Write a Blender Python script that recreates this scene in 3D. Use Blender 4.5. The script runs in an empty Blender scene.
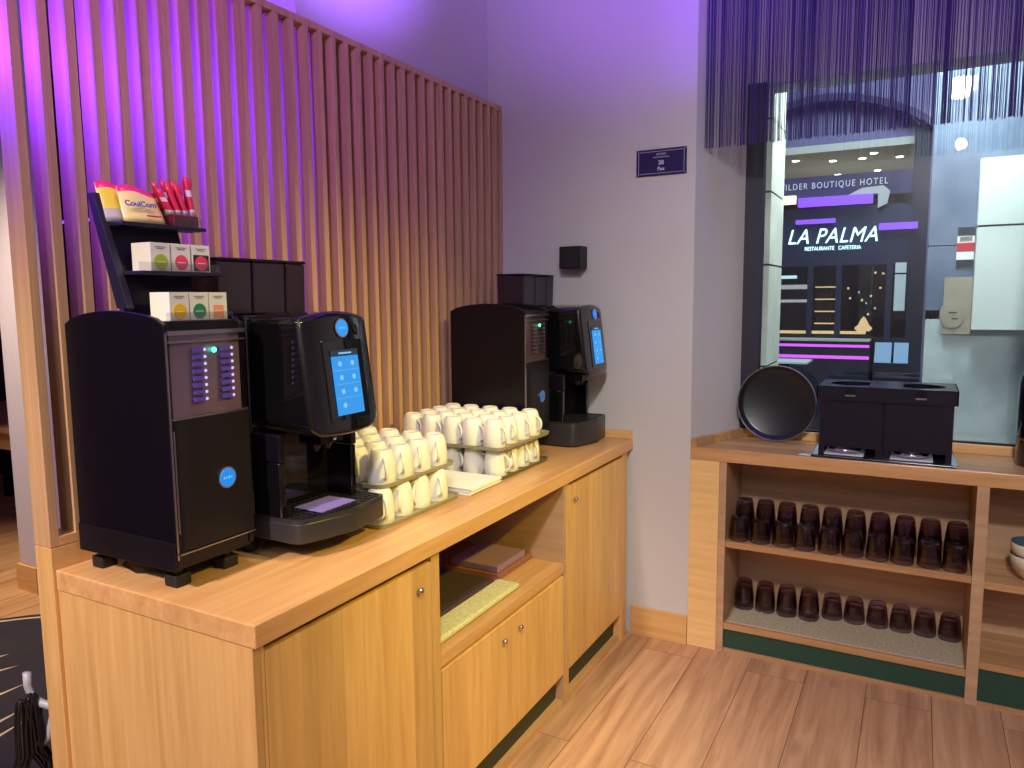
import bpy, bmesh, math, random
from mathutils import Vector, Matrix, Quaternion
random.seed(7)
sc = bpy.context.scene
COL = sc.collection
PI = math.pi

# ------------------------------------------------------------------ materials
def srgb(r, g, b):
    def f(c):
        c /= 255.0
        return c / 12.92 if c <= .04045 else ((c + .055) / 1.055) ** 2.4
    return (f(r), f(g), f(b), 1.0)

def newmat(name):
    m = bpy.data.materials.new(name)
    m.use_nodes = True
    nt = m.node_tree
    b = nt.nodes['Principled BSDF']
    return m, nt, b

def plain(name, col, rough=.5, metal=0., noise=.06, nscale=30., spec=.5, coat=0.):
    """solid colour broken up by a little noise in tone and gloss"""
    m, nt, b = newmat(name)
    b.inputs['Roughness'].default_value = rough
    b.inputs['Metallic'].default_value = metal
    b.inputs['Specular IOR Level'].default_value = spec
    b.inputs['Coat Weight'].default_value = coat
    tc = nt.nodes.new('ShaderNodeTexCoord')
    n = nt.nodes.new('ShaderNodeTexNoise'); n.inputs['Scale'].default_value = nscale
    nt.links.new(tc.outputs['Object'], n.inputs['Vector'])
    mr = nt.nodes.new('ShaderNodeMapRange')
    mr.inputs['To Min'].default_value = 1 - noise; mr.inputs['To Max'].default_value = 1 + noise
    nt.links.new(n.outputs['Fac'], mr.inputs['Value'])
    mx = nt.nodes.new('ShaderNodeMix'); mx.data_type = 'RGBA'; mx.blend_type = 'MULTIPLY'
    mx.inputs['Factor'].default_value = 1
    mx.inputs[6].default_value = col
    nt.links.new(mr.outputs['Result'], mx.inputs[7])
    nt.links.new(mx.outputs[2], b.inputs['Base Color'])
    return m

def emit(name, col, strength, base=(0, 0, 0, 1)):
    m, nt, b = newmat(name)
    b.inputs['Base Color'].default_value = base
    b.inputs['Emission Color'].default_value = col
    b.inputs['Emission Strength'].default_value = strength
    return m

def glassy(name, tint, gloss=.08, rough=.02, fres=True):
    """thin clear or tinted sheet: see-through with a mirror sheen"""
    m = bpy.data.materials.new(name); m.use_nodes = True
    nt = m.node_tree; nt.nodes.clear()
    out = nt.nodes.new('ShaderNodeOutputMaterial')
    tr = nt.nodes.new('ShaderNodeBsdfTransparent'); tr.inputs['Color'].default_value = tint
    gl = nt.nodes.new('ShaderNodeBsdfGlossy'); gl.inputs['Roughness'].default_value = rough
    mix = nt.nodes.new('ShaderNodeMixShader')
    if fres:
        lw = nt.nodes.new('ShaderNodeLayerWeight'); lw.inputs['Blend'].default_value = .25
        mr = nt.nodes.new('ShaderNodeMapRange')
        mr.inputs['To Min'].default_value = gloss; mr.inputs['To Max'].default_value = min(1, gloss + .55)
        nt.links.new(lw.outputs['Fresnel'], mr.inputs['Value'])
        nt.links.new(mr.outputs['Result'], mix.inputs['Fac'])
    else:
        mix.inputs['Fac'].default_value = gloss
    nt.links.new(tr.outputs[0], mix.inputs[1]); nt.links.new(gl.outputs[0], mix.inputs[2])
    nt.links.new(mix.outputs[0], out.inputs['Surface'])
    return m

def wood(name, light, dark, grain='Z', stave=.1, cross='Y', rough=.42, tone=.12, gscale=22., length=1.3):
    """grain runs along one axis; staves of slightly different tone side by side"""
    m, nt, b = newmat(name)
    N, L = nt.nodes, nt.links
    geo = N.new('ShaderNodeNewGeometry')
    sep = N.new('ShaderNodeSeparateXYZ'); L.new(geo.outputs['Position'], sep.inputs[0])
    others = [a for a in 'XYZ' if a != grain]
    com = N.new('ShaderNodeCombineXYZ')
    def mul(sock, k):
        q = N.new('ShaderNodeMath'); q.operation = 'MULTIPLY'; q.inputs[1].default_value = k
        L.new(sock, q.inputs[0]); return q.outputs[0]
    L.new(mul(sep.outputs[grain], length), com.inputs[0])
    L.new(mul(sep.outputs[others[0]], gscale), com.inputs[1])
    L.new(mul(sep.outputs[others[1]], gscale), com.inputs[2])
    # stave id
    q = N.new('ShaderNodeMath'); q.operation = 'DIVIDE'; q.inputs[1].default_value = stave
    L.new(sep.outputs[cross], q.inputs[0])
    fl = N.new('ShaderNodeMath'); fl.operation = 'FLOOR'; L.new(q.outputs[0], fl.inputs[0])
    wn = N.new('ShaderNodeTexWhiteNoise'); wn.noise_dimensions = '1D'; L.new(fl.outputs[0], wn.inputs['W'])
    addv = N.new('ShaderNodeVectorMath'); addv.operation = 'ADD'
    L.new(com.outputs[0], addv.inputs[0]); 
    sc3 = N.new('ShaderNodeVectorMath'); sc3.operation = 'SCALE'; sc3.inputs['Scale'].default_value = 7
    L.new(wn.outputs['Color'], sc3.inputs[0]); L.new(sc3.outputs[0], addv.inputs[1])
    n1 = N.new('ShaderNodeTexNoise'); n1.inputs['Scale'].default_value = 1.6; n1.inputs['Detail'].default_value = 7
    n1.inputs['Roughness'].default_value = .62; n1.inputs['Distortion'].default_value = .3
    L.new(addv.outputs[0], n1.inputs['Vector'])
    ramp = N.new('ShaderNodeValToRGB')
    ramp.color_ramp.elements[0].position = .3; ramp.color_ramp.elements[0].color = dark
    ramp.color_ramp.elements[1].position = .72; ramp.color_ramp.elements[1].color = light
    L.new(n1.outputs['Fac'], ramp.inputs[0])
    mr = N.new('ShaderNodeMapRange'); mr.inputs['To Min'].default_value = 1 - tone; mr.inputs['To Max'].default_value = 1 + tone
    L.new(wn.outputs['Value'], mr.inputs['Value'])
    mx = N.new('ShaderNodeMix'); mx.data_type = 'RGBA'; mx.blend_type = 'MULTIPLY'; mx.inputs['Factor'].default_value = 1
    L.new(ramp.outputs[0], mx.inputs[6]); L.new(mr.outputs[0], mx.inputs[7])
    L.new(mx.outputs[2], b.inputs['Base Color'])
    b.inputs['Roughness'].default_value = rough
    bp = N.new('ShaderNodeBump'); bp.inputs['Strength'].default_value = .04
    L.new(n1.outputs['Fac'], bp.inputs['Height']); L.new(bp.outputs[0], b.inputs['Normal'])
    return m

def floor_planks(name):
    m, nt, b = newmat(name)
    N, L = nt.nodes, nt.links
    geo = N.new('ShaderNodeNewGeometry')
    mp = N.new('ShaderNodeMapping'); mp.inputs['Rotation'].default_value = (0, 0, -PI / 2)
    mp.inputs['Location'].default_value = (0, -.124, 0)
    L.new(geo.outputs['Position'], mp.inputs['Vector'])
    br = N.new('ShaderNodeTexBrick')
    br.offset = .37; br.offset_frequency = 2
    br.inputs['Scale'].default_value = 1
    br.inputs['Brick Width'].default_value = 1.25; br.inputs['Row Height'].default_value = .2205
    br.inputs['Mortar Size'].default_value = .0016; br.inputs['Mortar Smooth'].default_value = .3
    br.inputs['Color1'].default_value = (.0, .0, .0, 1); br.inputs['Color2'].default_value = (1, 1, 1, 1)
    br.inputs['Mortar'].default_value = (.5, .5, .5, 1)
    L.new(mp.outputs[0], br.inputs['Vector'])
    # grain, stretched along y, offset per board
    sc1 = N.new('ShaderNodeMapping'); sc1.inputs['Scale'].default_value = (16, 1.1, 1)
    L.new(geo.outputs['Position'], sc1.inputs['Vector'])
    ad = N.new('ShaderNodeVectorMath'); ad.operation = 'ADD'
    s2 = N.new('ShaderNodeVectorMath'); s2.operation = 'SCALE'; s2.inputs['Scale'].default_value = 13
    L.new(br.outputs['Color'], s2.inputs[0]); L.new(sc1.outputs[0], ad.inputs[0]); L.new(s2.outputs[0], ad.inputs[1])
    n = N.new('ShaderNodeTexNoise'); n.inputs['Scale'].default_value = 1.3; n.inputs['Detail'].default_value = 8
    n.inputs['Roughness'].default_value = .65; n.inputs['Distortion'].default_value = .6
    L.new(ad.outputs[0], n.inputs['Vector'])
    r = N.new('ShaderNodeValToRGB')
    r.color_ramp.elements[0].position = .28; r.color_ramp.elements[0].color = srgb(150, 106, 72)
    r.color_ramp.elements[1].position = .62; r.color_ramp.elements[1].color = srgb(198, 154, 114)
    L.new(n.outputs['Fac'], r.inputs[0])
    mr = N.new('ShaderNodeMapRange'); mr.inputs['To Min'].default_value = .92; mr.inputs['To Max'].default_value = 1.06
    L.new(br.outputs['Color'], mr.inputs['Value'])
    mx = N.new('ShaderNodeMix'); mx.data_type = 'RGBA'; mx.blend_type = 'MULTIPLY'; mx.inputs['Factor'].default_value = 1
    L.new(r.outputs[0], mx.inputs[6]); L.new(mr.outputs[0], mx.inputs[7])
    # knots
    kn = N.new('ShaderNodeMapping'); kn.inputs['Scale'].default_value = (5.5, 1.9, 1)
    L.new(geo.outputs['Position'], kn.inputs['Vector'])
    vo = N.new('ShaderNodeTexVoronoi'); vo.inputs['Scale'].default_value = 1
    L.new(kn.outputs[0], vo.inputs['Vector'])
    kr = N.new('ShaderNodeValToRGB')
    kr.color_ramp.elements[0].position = .03; kr.color_ramp.elements[0].color = (.45, .4, .36, 1)
    kr.color_ramp.elements[1].position = .16; kr.color_ramp.elements[1].color = (1, 1, 1, 1)
    L.new(vo.outputs['Distance'], kr.inputs[0])
    mx3 = N.new('ShaderNodeMix'); mx3.data_type = 'RGBA'; mx3.blend_type = 'MULTIPLY'; mx3.inputs['Factor'].default_value = .7
    L.new(mx.outputs[2], mx3.inputs[6]); L.new(kr.outputs[0], mx3.inputs[7])
    mx2 = N.new('ShaderNodeMix'); mx2.data_type = 'RGBA'
    L.new(br.outputs['Fac'], mx2.inputs['Factor']); L.new(mx3.outputs[2], mx2.inputs[6])
    mx2.inputs[7].default_value = srgb(104, 70, 46)
    L.new(mx2.outputs[2], b.inputs['Base Color'])
    b.inputs['Roughness'].default_value = .5
    return m

def woven(name, c1, c2, scale=240.):
    m, nt, b = newmat(name)
    N, L = nt.nodes, nt.links
    tc = N.new('ShaderNodeTexCoord')
    ck = N.new('ShaderNodeTexChecker'); ck.inputs['Scale'].default_value = scale
    ck.inputs['Color1'].default_value = c1; ck.inputs['Color2'].default_value = c2
    ns = N.new('ShaderNodeTexNoise'); ns.inputs['Scale'].default_value = 90
    L.new(tc.outputs['Object'], ck.inputs['Vector']); L.new(tc.outputs['Object'], ns.inputs['Vector'])
    mx = N.new('ShaderNodeMix'); mx.data_type = 'RGBA'; mx.blend_type = 'OVERLAY'; mx.inputs['Factor'].default_value = .5
    L.new(ck.outputs['Color'], mx.inputs[6]); L.new(ns.outputs['Fac'], mx.inputs[7])
    L.new(mx.outputs[2], b.inputs['Base Color'])
    b.inputs['Roughness'].default_value = .9
    return m

def stone(name, c1, c2, scale=5., rough=.4):
    m, nt, b = newmat(name)
    N, L = nt.nodes, nt.links
    tc = N.new('ShaderNodeTexCoord')
    ns = N.new('ShaderNodeTexNoise'); ns.inputs['Scale'].default_value = scale; ns.inputs['Detail'].default_value = 6
    L.new(tc.outputs['Object'], ns.inputs['Vector'])
    r = N.new('ShaderNodeValToRGB')
    r.color_ramp.elements[0].position = .35; r.color_ramp.elements[0].color = c1
    r.color_ramp.elements[1].position = .65; r.color_ramp.elements[1].color = c2
    L.new(ns.outputs['Fac'], r.inputs[0]); L.new(r.outputs[0], b.inputs['Base Color'])
    b.inputs['Roughness'].default_value = rough
    return m

BL, BD = srgb(222, 178, 120), srgb(198, 150, 92)
M = {}
M['beech_v'] = wood('beech, upright grain', BL, BD, 'Z', .105, 'X')
M['beech_front'] = wood('beech fronts', BL, BD, 'Z', .13, 'Y')
M['beech_top'] = wood('beech worktop', srgb(220, 172, 122), srgb(194, 142, 92), 'Y', .09, 'X', rough=.33)
M['beech_x'] = wood('beech, level grain', BL, BD, 'X', .4, 'Z')
M['beech_panel'] = wood('beech panel, level grain', srgb(230, 192, 132), srgb(212, 172, 112), 'X', 1.0, 'Y', gscale=30)
M['beech_side_top'] = wood('sideboard top', srgb(204, 158, 112), srgb(174, 128, 86), 'X', .12, 'Y', rough=.3)
M['beech_inside'] = wood('beech inside', srgb(196, 160, 126), srgb(172, 136, 104), 'X', .5, 'Z')
M['slat'] = wood('slat wood', srgb(206, 166, 128), srgb(182, 142, 106), 'Z', .0636, 'Y', gscale=40, tone=.07)
M['floor'] = floor_planks('oak plank floor')
M['wall'] = plain('grey painted wall', srgb(196, 192, 192), .75, noise=.03, nscale=3)
M['dark_wall'] = plain('dark hall wall', srgb(40, 34, 52), .8)
M['ceil'] = plain('ceiling paint', srgb(180, 176, 182), .9)
M['lav'] = plain('pale pillar paint', srgb(205, 198, 214), .7)
M['black'] = plain('black satin steel', srgb(10, 6, 18), .36, noise=.05, spec=.4)
M['black_skirt'] = plain('black matt plastic', srgb(14, 10, 20), .45, spec=.4)
M['gloss'] = plain('black gloss plastic', srgb(13, 12, 16), .09, noise=.02, coat=.5)
M['rubber'] = plain('black rubber', srgb(18, 18, 24), .6)
M['hopper'] = plain('smoked bean hopper', srgb(44, 30, 44), .16, noise=.05)
M['chrome'] = plain('chrome', srgb(205, 205, 212), .12, 1.)
M['steel'] = plain('brushed steel edge', srgb(170, 165, 170), .3, 1.)
M['tray_black'] = plain('drip tray plastic', srgb(44, 42, 48), .38)
M['grate'] = plain('grate metal', srgb(78, 76, 84), .3, .8)
M['clear'] = glassy('clear acrylic', (.9, .9, .95, 1), .06)
M['smoke_window'] = glassy('smoked window', (.8, .74, .84, 1), .05, .06)
M['cool_panel'] = plain('cooler inner panel', srgb(196, 180, 202), .5)
M['violet_bar'] = plain('violet strips', srgb(92, 70, 190), .4)
M['white_dot'] = emit('pale indicator dot', srgb(230, 215, 255), .9)
M['green_led'] = emit('green pilot light', (.05, 1., .45, 1), 5)
M['badge'] = plain('blue badge enamel', srgb(22, 120, 235), .3)
M['badge_lit'] = emit('lit blue badge', srgb(20, 135, 250), .55, srgb(20, 120, 235))
M['screen'] = emit('blue touchscreen', srgb(46, 156, 240), .95)
M['screen_dim'] = emit('touchscreen header', srgb(30, 60, 84), .7)
M['screen_icon'] = emit('touchscreen icons', srgb(130, 200, 250), 1.0)
M['mug'] = plain('white porcelain', srgb(232, 228, 222), .22, noise=.02)
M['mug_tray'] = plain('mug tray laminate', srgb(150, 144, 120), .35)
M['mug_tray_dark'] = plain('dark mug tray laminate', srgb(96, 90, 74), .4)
M['paper'] = plain('white paper', srgb(236, 236, 232), .8, noise=.02)
M['rack'] = plain('dark rack', srgb(30, 26, 46), .4)
M['ink_grey'] = plain('grey print', srgb(140, 138, 134), .7)
M['box_side'] = plain('cream carton', srgb(236, 230, 216), .7, noise=.03)
M['bag_yellow'] = plain('yellow bag film', srgb(240, 215, 80), .3)
M['bag_cream'] = plain('cream bag film', srgb(245, 222, 150), .32)
M['bag_pink'] = plain('pink bag film', srgb(235, 40, 130), .35)
M['bag_grey'] = plain('grey bag print', srgb(190, 184, 190), .4)
M['ink_violet'] = plain('violet print', srgb(70, 60, 170), .5)
M['stick_red'] = plain('red stick wrapper', srgb(226, 45, 86), .3)
M['stick_white'] = plain('white stick wrapper', srgb(236, 226, 236), .35)
M['wine_box'] = plain('wine red carton', srgb(120, 34, 60), .5)
def real_glass(name, col):
    m, nt, b = newmat(name)
    b.inputs['Base Color'].default_value = col; b.inputs['Transmission Weight'].default_value = 1
    b.inputs['Roughness'].default_value = .04; b.inputs['IOR'].default_value = 1.46
    return m
M['tumbler_lip'] = real_glass('clear glass lip', (.86, .82, .86, 1))
M['tumbler'] = real_glass('dark tinted glass', (.52, .33, .46, 1))
M['liner'] = woven('woven beige liner', srgb(196, 184, 160), srgb(164, 150, 126))
M['runner_edge'] = woven('woven pale runner', srgb(214, 208, 166), srgb(186, 180, 134), 200)
M['runner_dark'] = woven('woven dark runner', srgb(72, 52, 60), srgb(52, 38, 48), 200)
M['folder'] = plain('lilac grey folder', srgb(152, 122, 178), .5)
M['folder_brown'] = plain('brown folder', srgb(142, 92, 78), .6)
M['green'] = plain('dark green plinth', srgb(30, 66, 54), .5)
M['plinth_dark'] = plain('dark plinth', srgb(40, 52, 40), .5)
M['plaque'] = plain('navy plaque', srgb(34, 22, 78), .35)
M['plaque_line'] = plain('pale plaque print', srgb(205, 195, 230), .5)
M['station'] = plain('black powder coat', srgb(24, 21, 36), .24)
M['serving'] = plain('black serving tray', srgb(22, 23, 30), .3)
M['serving_rim'] = plain('worn tray rim', srgb(120, 112, 112), .35, .4)
M['bowl'] = plain('cream ribbed bowl', srgb(222, 214, 196), .35)
M['bowl_in'] = plain('blue glaze', srgb(62, 84, 100), .3)
M['string'] = plain('violet string', srgb(54, 36, 104), .7, nscale=8)
M['frame'] = plain('dark window frame', srgb(34, 30, 52), .5)
M['pane'] = glassy('window pane', (.93, .96, .97, 1), .05, .0)
M['rug'] = plain('navy rug', srgb(36, 32, 48), .95, nscale=200)
M['rug_line'] = plain('pale rug lines', srgb(190, 168, 150), .95, nscale=200)
M['cable'] = plain('black cable', srgb(18, 17, 20), .4)
M['white_plastic'] = plain('white plastic', srgb(166, 166, 180), .4)
M['pan'] = plain('pale steel pan', srgb(226, 220, 232), .3, .3)
M['gusset_sheen'] = plain('pale blue window sheen', srgb(150, 190, 214), .3)  # blue tint paints the window's reflection on the metal gussets
M['lilac'] = plain('lilac card', srgb(132, 116, 200), .5)
# outside
M['limestone'] = stone('pale limestone', srgb(205, 205, 190), srgb(226, 226, 214))
M['joint'] = plain('stone joint', srgb(52, 54, 60), .8)
M['grey_stone'] = stone('grey blue stone', srgb(78, 90, 116), srgb(104, 116, 140), 4)
M['grey_stone2'] = stone('grey stone base', srgb(166, 178, 182), srgb(194, 204, 206), 5)
M['white_clad'] = stone('white cladding', srgb(214, 222, 220), srgb(226, 232, 230), 2)
M['facade'] = plain('lavender facade', srgb(120, 112, 150), .8)
M['arch'] = plain('arch moulding', srgb(66, 58, 96), .8)
M['navy'] = plain('navy fascia', srgb(26, 34, 66), .5)
M['soffit'] = plain('soffit', srgb(196, 196, 186), .8)
M['letters'] = plain('steel letters', srgb(235, 235, 235), .4)
M['sign_glow'] = emit('lit sign letters', srgb(200, 246, 255), 2.6)
M['spot'] = emit('spot lamp', (1., .98, .9, 1), 9)
M['violet_glow'] = emit('violet glow', (.26, .09, 1., 1), 1.5)
M['magenta_lamp'] = emit('magenta lamp', (.75, .12, .95, 1), 1.3)
M['warm_lamp'] = emit('warm lamp', (1., .56, .18, 1), 4.)
M['cream_glow'] = emit('cream glow', (1., .86, .6, 1), 1.8)
M['cyan_lamp'] = emit('cool lamp', (.5, .85, .9, 1), 1.2)
M['shop_glass'] = glassy('shop glass', (.5, .56, .68, 1), .06)
M['shop_dark'] = plain('shop interior', srgb(30, 32, 52), .7)
M['bottle'] = plain('amber bottle', srgb(150, 96, 50), .2)
M['menu'] = emit('lit menu sheet', srgb(128, 176, 220), .8)
M['tan_poster'] = stone('tan poster', srgb(150, 138, 124), srgb(166, 154, 138), 9)
M['red'] = plain('red notice', srgb(190, 44, 60), .6)
M['ink'] = plain('dark print', srgb(40, 40, 52), .6)
M['pave'] = stone('pavement', srgb(70, 72, 84), srgb(92, 94, 104), 3, .5)

# ------------------------------------------------------------------ mesh builder
class MB:
    def __init__(self):
        self.v, self.f, self.mi, self.sm = [], [], [], []
        self.mats = []
    def _m(self, mat):
        if mat is None: return 0
        if mat not in self.mats: self.mats.append(mat)
        return self.mats.index(mat)
    def add(self, verts, faces, mat=None, smooth=False):
        o = len(self.v); self.v += [tuple(x) for x in verts]
        k = self._m(mat)
        for f in faces:
            self.f.append([i + o for i in f]); self.mi.append(k); self.sm.append(smooth)
        return self
    def box(self, x0, x1, y0, y1, z0, z1, mat=None):
        v = [(x0, y0, z0), (x1, y0, z0), (x1, y1, z0), (x0, y1, z0), (x0, y0, z1), (x1, y0, z1), (x1, y1, z1), (x0, y1, z1)]
        return self.add(v, [(0, 3, 2, 1), (4, 5, 6, 7), (0, 1, 5, 4), (1, 2, 6, 5), (2, 3, 7, 6), (3, 0, 4, 7)], mat)
    def hexa(self, v, mat=None):
        return self.add(v, [(0, 3, 2, 1), (4, 5, 6, 7), (0, 1, 5, 4), (1, 2, 6, 5), (2, 3, 7, 6), (3, 0, 4, 7)], mat)
    def prism(self, poly, a, b, axis='Z', mat=None, smooth=False):
        """poly in the two remaining axes (XY for Z, XZ for Y, YZ for X); counter-clockwise"""
        n = len(poly)
        def P(p, t):
            return {'Z': (p[0], p[1], t), 'Y': (p[0], t, p[1]), 'X': (t, p[0], p[1])}[axis]
        v = [P(p, a) for p in poly] + [P(p, b) for p in poly]
        fs = [tuple(range(n))[::-1], tuple(range(n, 2 * n))]
        for i in range(n):
            j = (i + 1) % n
            fs.append((i, j, n + j, n + i))
        if axis == 'Y': fs = [f[::-1] for f in fs]
        return self.add(v, fs, mat, smooth)
    def lathe(self, prof, c=(0, 0, 0), seg=32, mat=None, axis='Z', a0=0):
        cx, cy, cz = c
        rings, v, fs = [], [], []
        for r, h in prof:
            if r < 1e-6:
                rings.append([len(v)]); v.append((0, 0, h))
            else:
                rings.append(list(range(len(v), len(v) + seg)))
                for i in range(seg):
                    a = a0 + 2 * PI * i / seg
                    v.append((r * math.cos(a), r * math.sin(a), h))
        for A, B in zip(rings, rings[1:]):
            if len(A) == 1 and len(B) == 1: continue
            for i in range(seg):
                j = (i + 1) % seg
                if len(A) == 1: fs.append((A[0], B[j], B[i]))
                elif len(B) == 1: fs.append((A[i], A[j], B[0]))
                else: fs.append((A[i], A[j], B[j], B[i]))
        def T(p):
            x, y, z = p
            if axis == 'X': x, y, z = z, x, y
            if axis == 'Y': x, y, z = y, z, x
            return (x + cx, y + cy, z + cz)
        return self.add([T(p) for p in v], fs, mat, True)
    def tube(self, pts, r, seg=8, mat=None, closed=False):
        pts = [Vector(p) for p in pts]; n = len(pts)
        rr = r if isinstance(r, (list, tuple)) else [r] * n
        v, fs = [], []
        up = None
        for i, p in enumerate(pts):
            if closed: t = pts[(i + 1) % n] - pts[i - 1]
            else: t = pts[min(i + 1, n - 1)] - pts[max(i - 1, 0)]
            t.normalize()
            if up is None:
                up = Vector((0, 0, 1)) if abs(t.z) < .9 else Vector((1, 0, 0))
            s = t.cross(up); s.normalize(); up = s.cross(t); up.normalize()
            for k in range(seg):
                a = 2 * PI * k / seg
                v.append(p + s * (rr[i] * math.cos(a)) + up * (rr[i] * math.sin(a)))
        for i in range(n if closed else n - 1):
            j = (i + 1) % n
            for k in range(seg):
                l = (k + 1) % seg
                fs.append((i * seg + k, j * seg + k, j * seg + l, i * seg + l))
        if not closed:
            fs.append(tuple(range(seg))); fs.append(tuple(range((n - 1) * seg, n * seg))[::-1])
        return self.add(v, fs, mat, True)
    def disc(self, c, r, normal, mat=None, seg=24, thick=.001, ry=None):
        """thin round plate standing on a face; ry for an oval"""
        nrm = Vector(normal).normalized()
        u = Vector((0, 0, 1)) if abs(nrm.z) < .9 else Vector((0, 1, 0))
        s = u.cross(nrm).normalized(); u = nrm.cross(s).normalized()
        c = Vector(c); ry = ry or r
        v = [c + s * (r * math.cos(2 * PI * i / seg)) + u * (ry * math.sin(2 * PI * i / seg)) for i in range(seg)]
        v += [p + nrm * thick for p in v]
        fs = [tuple(range(seg))[::-1], tuple(range(seg, 2 * seg))] + [(i, (i + 1) % seg, seg + (i + 1) % seg, seg + i) for i in range(seg)]
        return self.add(v, fs, mat)
    def xf(self, mtx):
        self.v = [tuple(mtx @ Vector(p)) for p in self.v]; return self
    def build(self, name, mat=None, parent=None, bevel=0., seg=2, smooth_angle=None, label=None):
        me = bpy.data.meshes.new(name)
        off = Vector((0, 0, 0)); p = parent
        while p is not None: off += p.location; p = p.parent
        me.from_pydata([tuple(Vector(q) - off) for q in self.v], [], self.f)
        mats = self.mats if self.mats else [mat]
        if None in mats: mats = [mat]
        for m_ in mats: me.materials.append(m_)
        me.polygons.foreach_set('material_index', self.mi)
        me.polygons.foreach_set('use_smooth', self.sm)
        bm = bmesh.new(); bm.from_mesh(me)
        bmesh.ops.recalc_face_normals(bm, faces=bm.faces)
        bm.to_mesh(me); bm.free()
        me.update()
        if smooth_angle:
            me.polygons.foreach_set('use_smooth', [True] * len(me.polygons))
            me.set_sharp_from_angle(angle=math.radians(smooth_angle))
        o = bpy.data.objects.new(name, me); COL.objects.link(o)
        if parent is not None: o.parent = parent
        if bevel:
            b = o.modifiers.new('edge', 'BEVEL'); b.width = bevel; b.segments = seg; b.limit_method = 'ANGLE'
            b.angle_limit = math.radians(35); b.harden_normals = False
            if seg > 2:
                me.polygons.foreach_set('use_smooth', [True] * len(me.polygons))
                me.set_sharp_from_angle(angle=math.radians(50))
        if label: o['label'] = label
        return o

def tag(o, label, cat, group=None, kind=None):
    o['label'] = label; o['category'] = cat
    if group: o['group'] = group
    if kind: o['kind'] = kind
    return o
def thing(name, label, cat, loc=(0, 0, 0), group=None):
    o = bpy.data.objects.new(name, None); COL.objects.link(o); o.location = loc
    o.empty_display_size = .05
    return tag(o, label, cat, group)
def struct(name, mb, mat=None, label=None, bevel=0.):
    o = mb.build(name, mat, None, bevel=bevel); o['kind'] = 'structure'
    if label: o['label'] = label
    return o
def box(*a): return MB().box(*a)
def text(name, body, size, loc, right, up, mat, parent, extrude=.0004, shear=0., offset=0., align='CENTER', spacing=1., sx=1.):
    c = bpy.data.curves.new(name, 'FONT'); c.body = body; c.size = size
    c.align_x = align; c.align_y = 'CENTER'; c.extrude = extrude; c.shear = shear; c.offset = offset
    c.space_character = spacing
    c.materials.append(mat)
    tmp = bpy.data.objects.new(name, c)
    me = bpy.data.meshes.new_from_object(tmp)
    bpy.data.objects.remove(tmp); bpy.data.curves.remove(c)
    if not me.materials: me.materials.append(mat)
    o = bpy.data.objects.new(name, me); COL.objects.link(o)
    R, U = Vector(right).normalized(), Vector(up).normalized(); Nn = R.cross(U)
    off = Vector((0, 0, 0)); p = parent
    while p is not None: off += p.location; p = p.parent
    l = Vector(loc) - off
    o.matrix_local = Matrix(((R.x * sx, U.x, Nn.x, l.x), (R.y * sx, U.y, Nn.y, l.y), (R.z * sx, U.z, Nn.z, l.z), (0, 0, 0, 1)))
    if parent is not None: o.parent = parent
    return o
def copy_tree(o, loc=None, rotz=None):
    c = o.copy(); COL.objects.link(c)
    if loc is not None: c.location = loc
    if rotz is not None: c.rotation_euler = (0, 0, rotz)
    for ch in o.children:
        d = ch.copy(); COL.objects.link(d); d.parent = c
        for g in ch.children:
            e = g.copy(); COL.objects.link(e); e.parent = d
    return c
ORD = ['first', 'second', 'third', 'fourth', 'fifth', 'sixth', 'seventh', 'eighth', 'ninth', 'tenth']

# ------------------------------------------------------------------ camera
def cam():
    yaw, pitch, roll, f = .4993, -.1132, -.0085, 745.62
    cy, sy, cp, sp = math.cos(yaw), math.sin(yaw), math.cos(pitch), math.sin(pitch)
    fw = Vector((-sy * cp, cy * cp, sp)); r = Vector((cy, sy, 0)); u = r.cross(fw)
    cr, sr = math.cos(roll), math.sin(roll)
    R_ = r * cr + u * sr; U_ = r * -sr + u * cr
    c = bpy.data.cameras.new('camera'); c.sensor_width = 36; c.lens = 36 * f / 1024; c.clip_start = .02
    o = bpy.data.objects.new('camera', c); COL.objects.link(o)
    o.matrix_world = Matrix(((R_.x, U_.x, -fw.x, 1.0923), (R_.y, U_.y, -fw.y, -.9626), (R_.z, U_.z, -fw.z, 1.5186), (0, 0, 0, 1)))
    sc.camera = o
cam()

# ------------------------------------------------------------------ room
H, HS, L = .90, .886, 2.16
DX = -.651
struct('floor', box(-6.5, 3.3, -3.6, 2.9, -.1, 0), M['floor'])
struct('ceiling', box(-6.5, 3.3, -3.6, 2.9, 3.3, 3.4), M['ceil'])
struct('wall_back', MB().prism([(-.725, L), (.257, L), (.405, 2.54), (.405, 2.72), (-.725, 2.72)], 0, 3.3), M['wall'])
struct('wall_left', box(-.98, -.725, .93, 2.72, 0, 3.3), M['wall'])
struct('wall_window_head', box(.405, 3.3, 2.54, 2.72, 2.44, 3.3), M['wall'])
struct('wall_window_base', box(.405, 3.3, 2.56, 2.72, 0, .90), M['wall'])
struct('wall_window_right', box(1.56, 3.3, 2.54, 2.72, .90, 2.44), M['wall'])
struct('wall_right', box(3.2, 3.3, -3.6, 2.54, 0, 3.3), M['wall'])
struct('wall_front', box(-6.5, 3.3, -3.6, -3.5, 0, 3.3), M['wall'])
struct('wall_hall_back', box(-6.5, -.98, 2.6, 2.72, 0, 3.3), M['dark_wall'])
struct('wall_hall_left', box(-6.5, -6.4, -3.5, 2.6, 0, 3.3), M['dark_wall'])
struct('wall_pillar', box(-3.07, -2.915, 1.16, 1.32, .14, 3.3), M['lav'], bevel=.004)
struct('baseboard_pillar', box(-3.085, -2.90, 1.145, 1.335, 0, .14), M['beech_x'])
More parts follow.
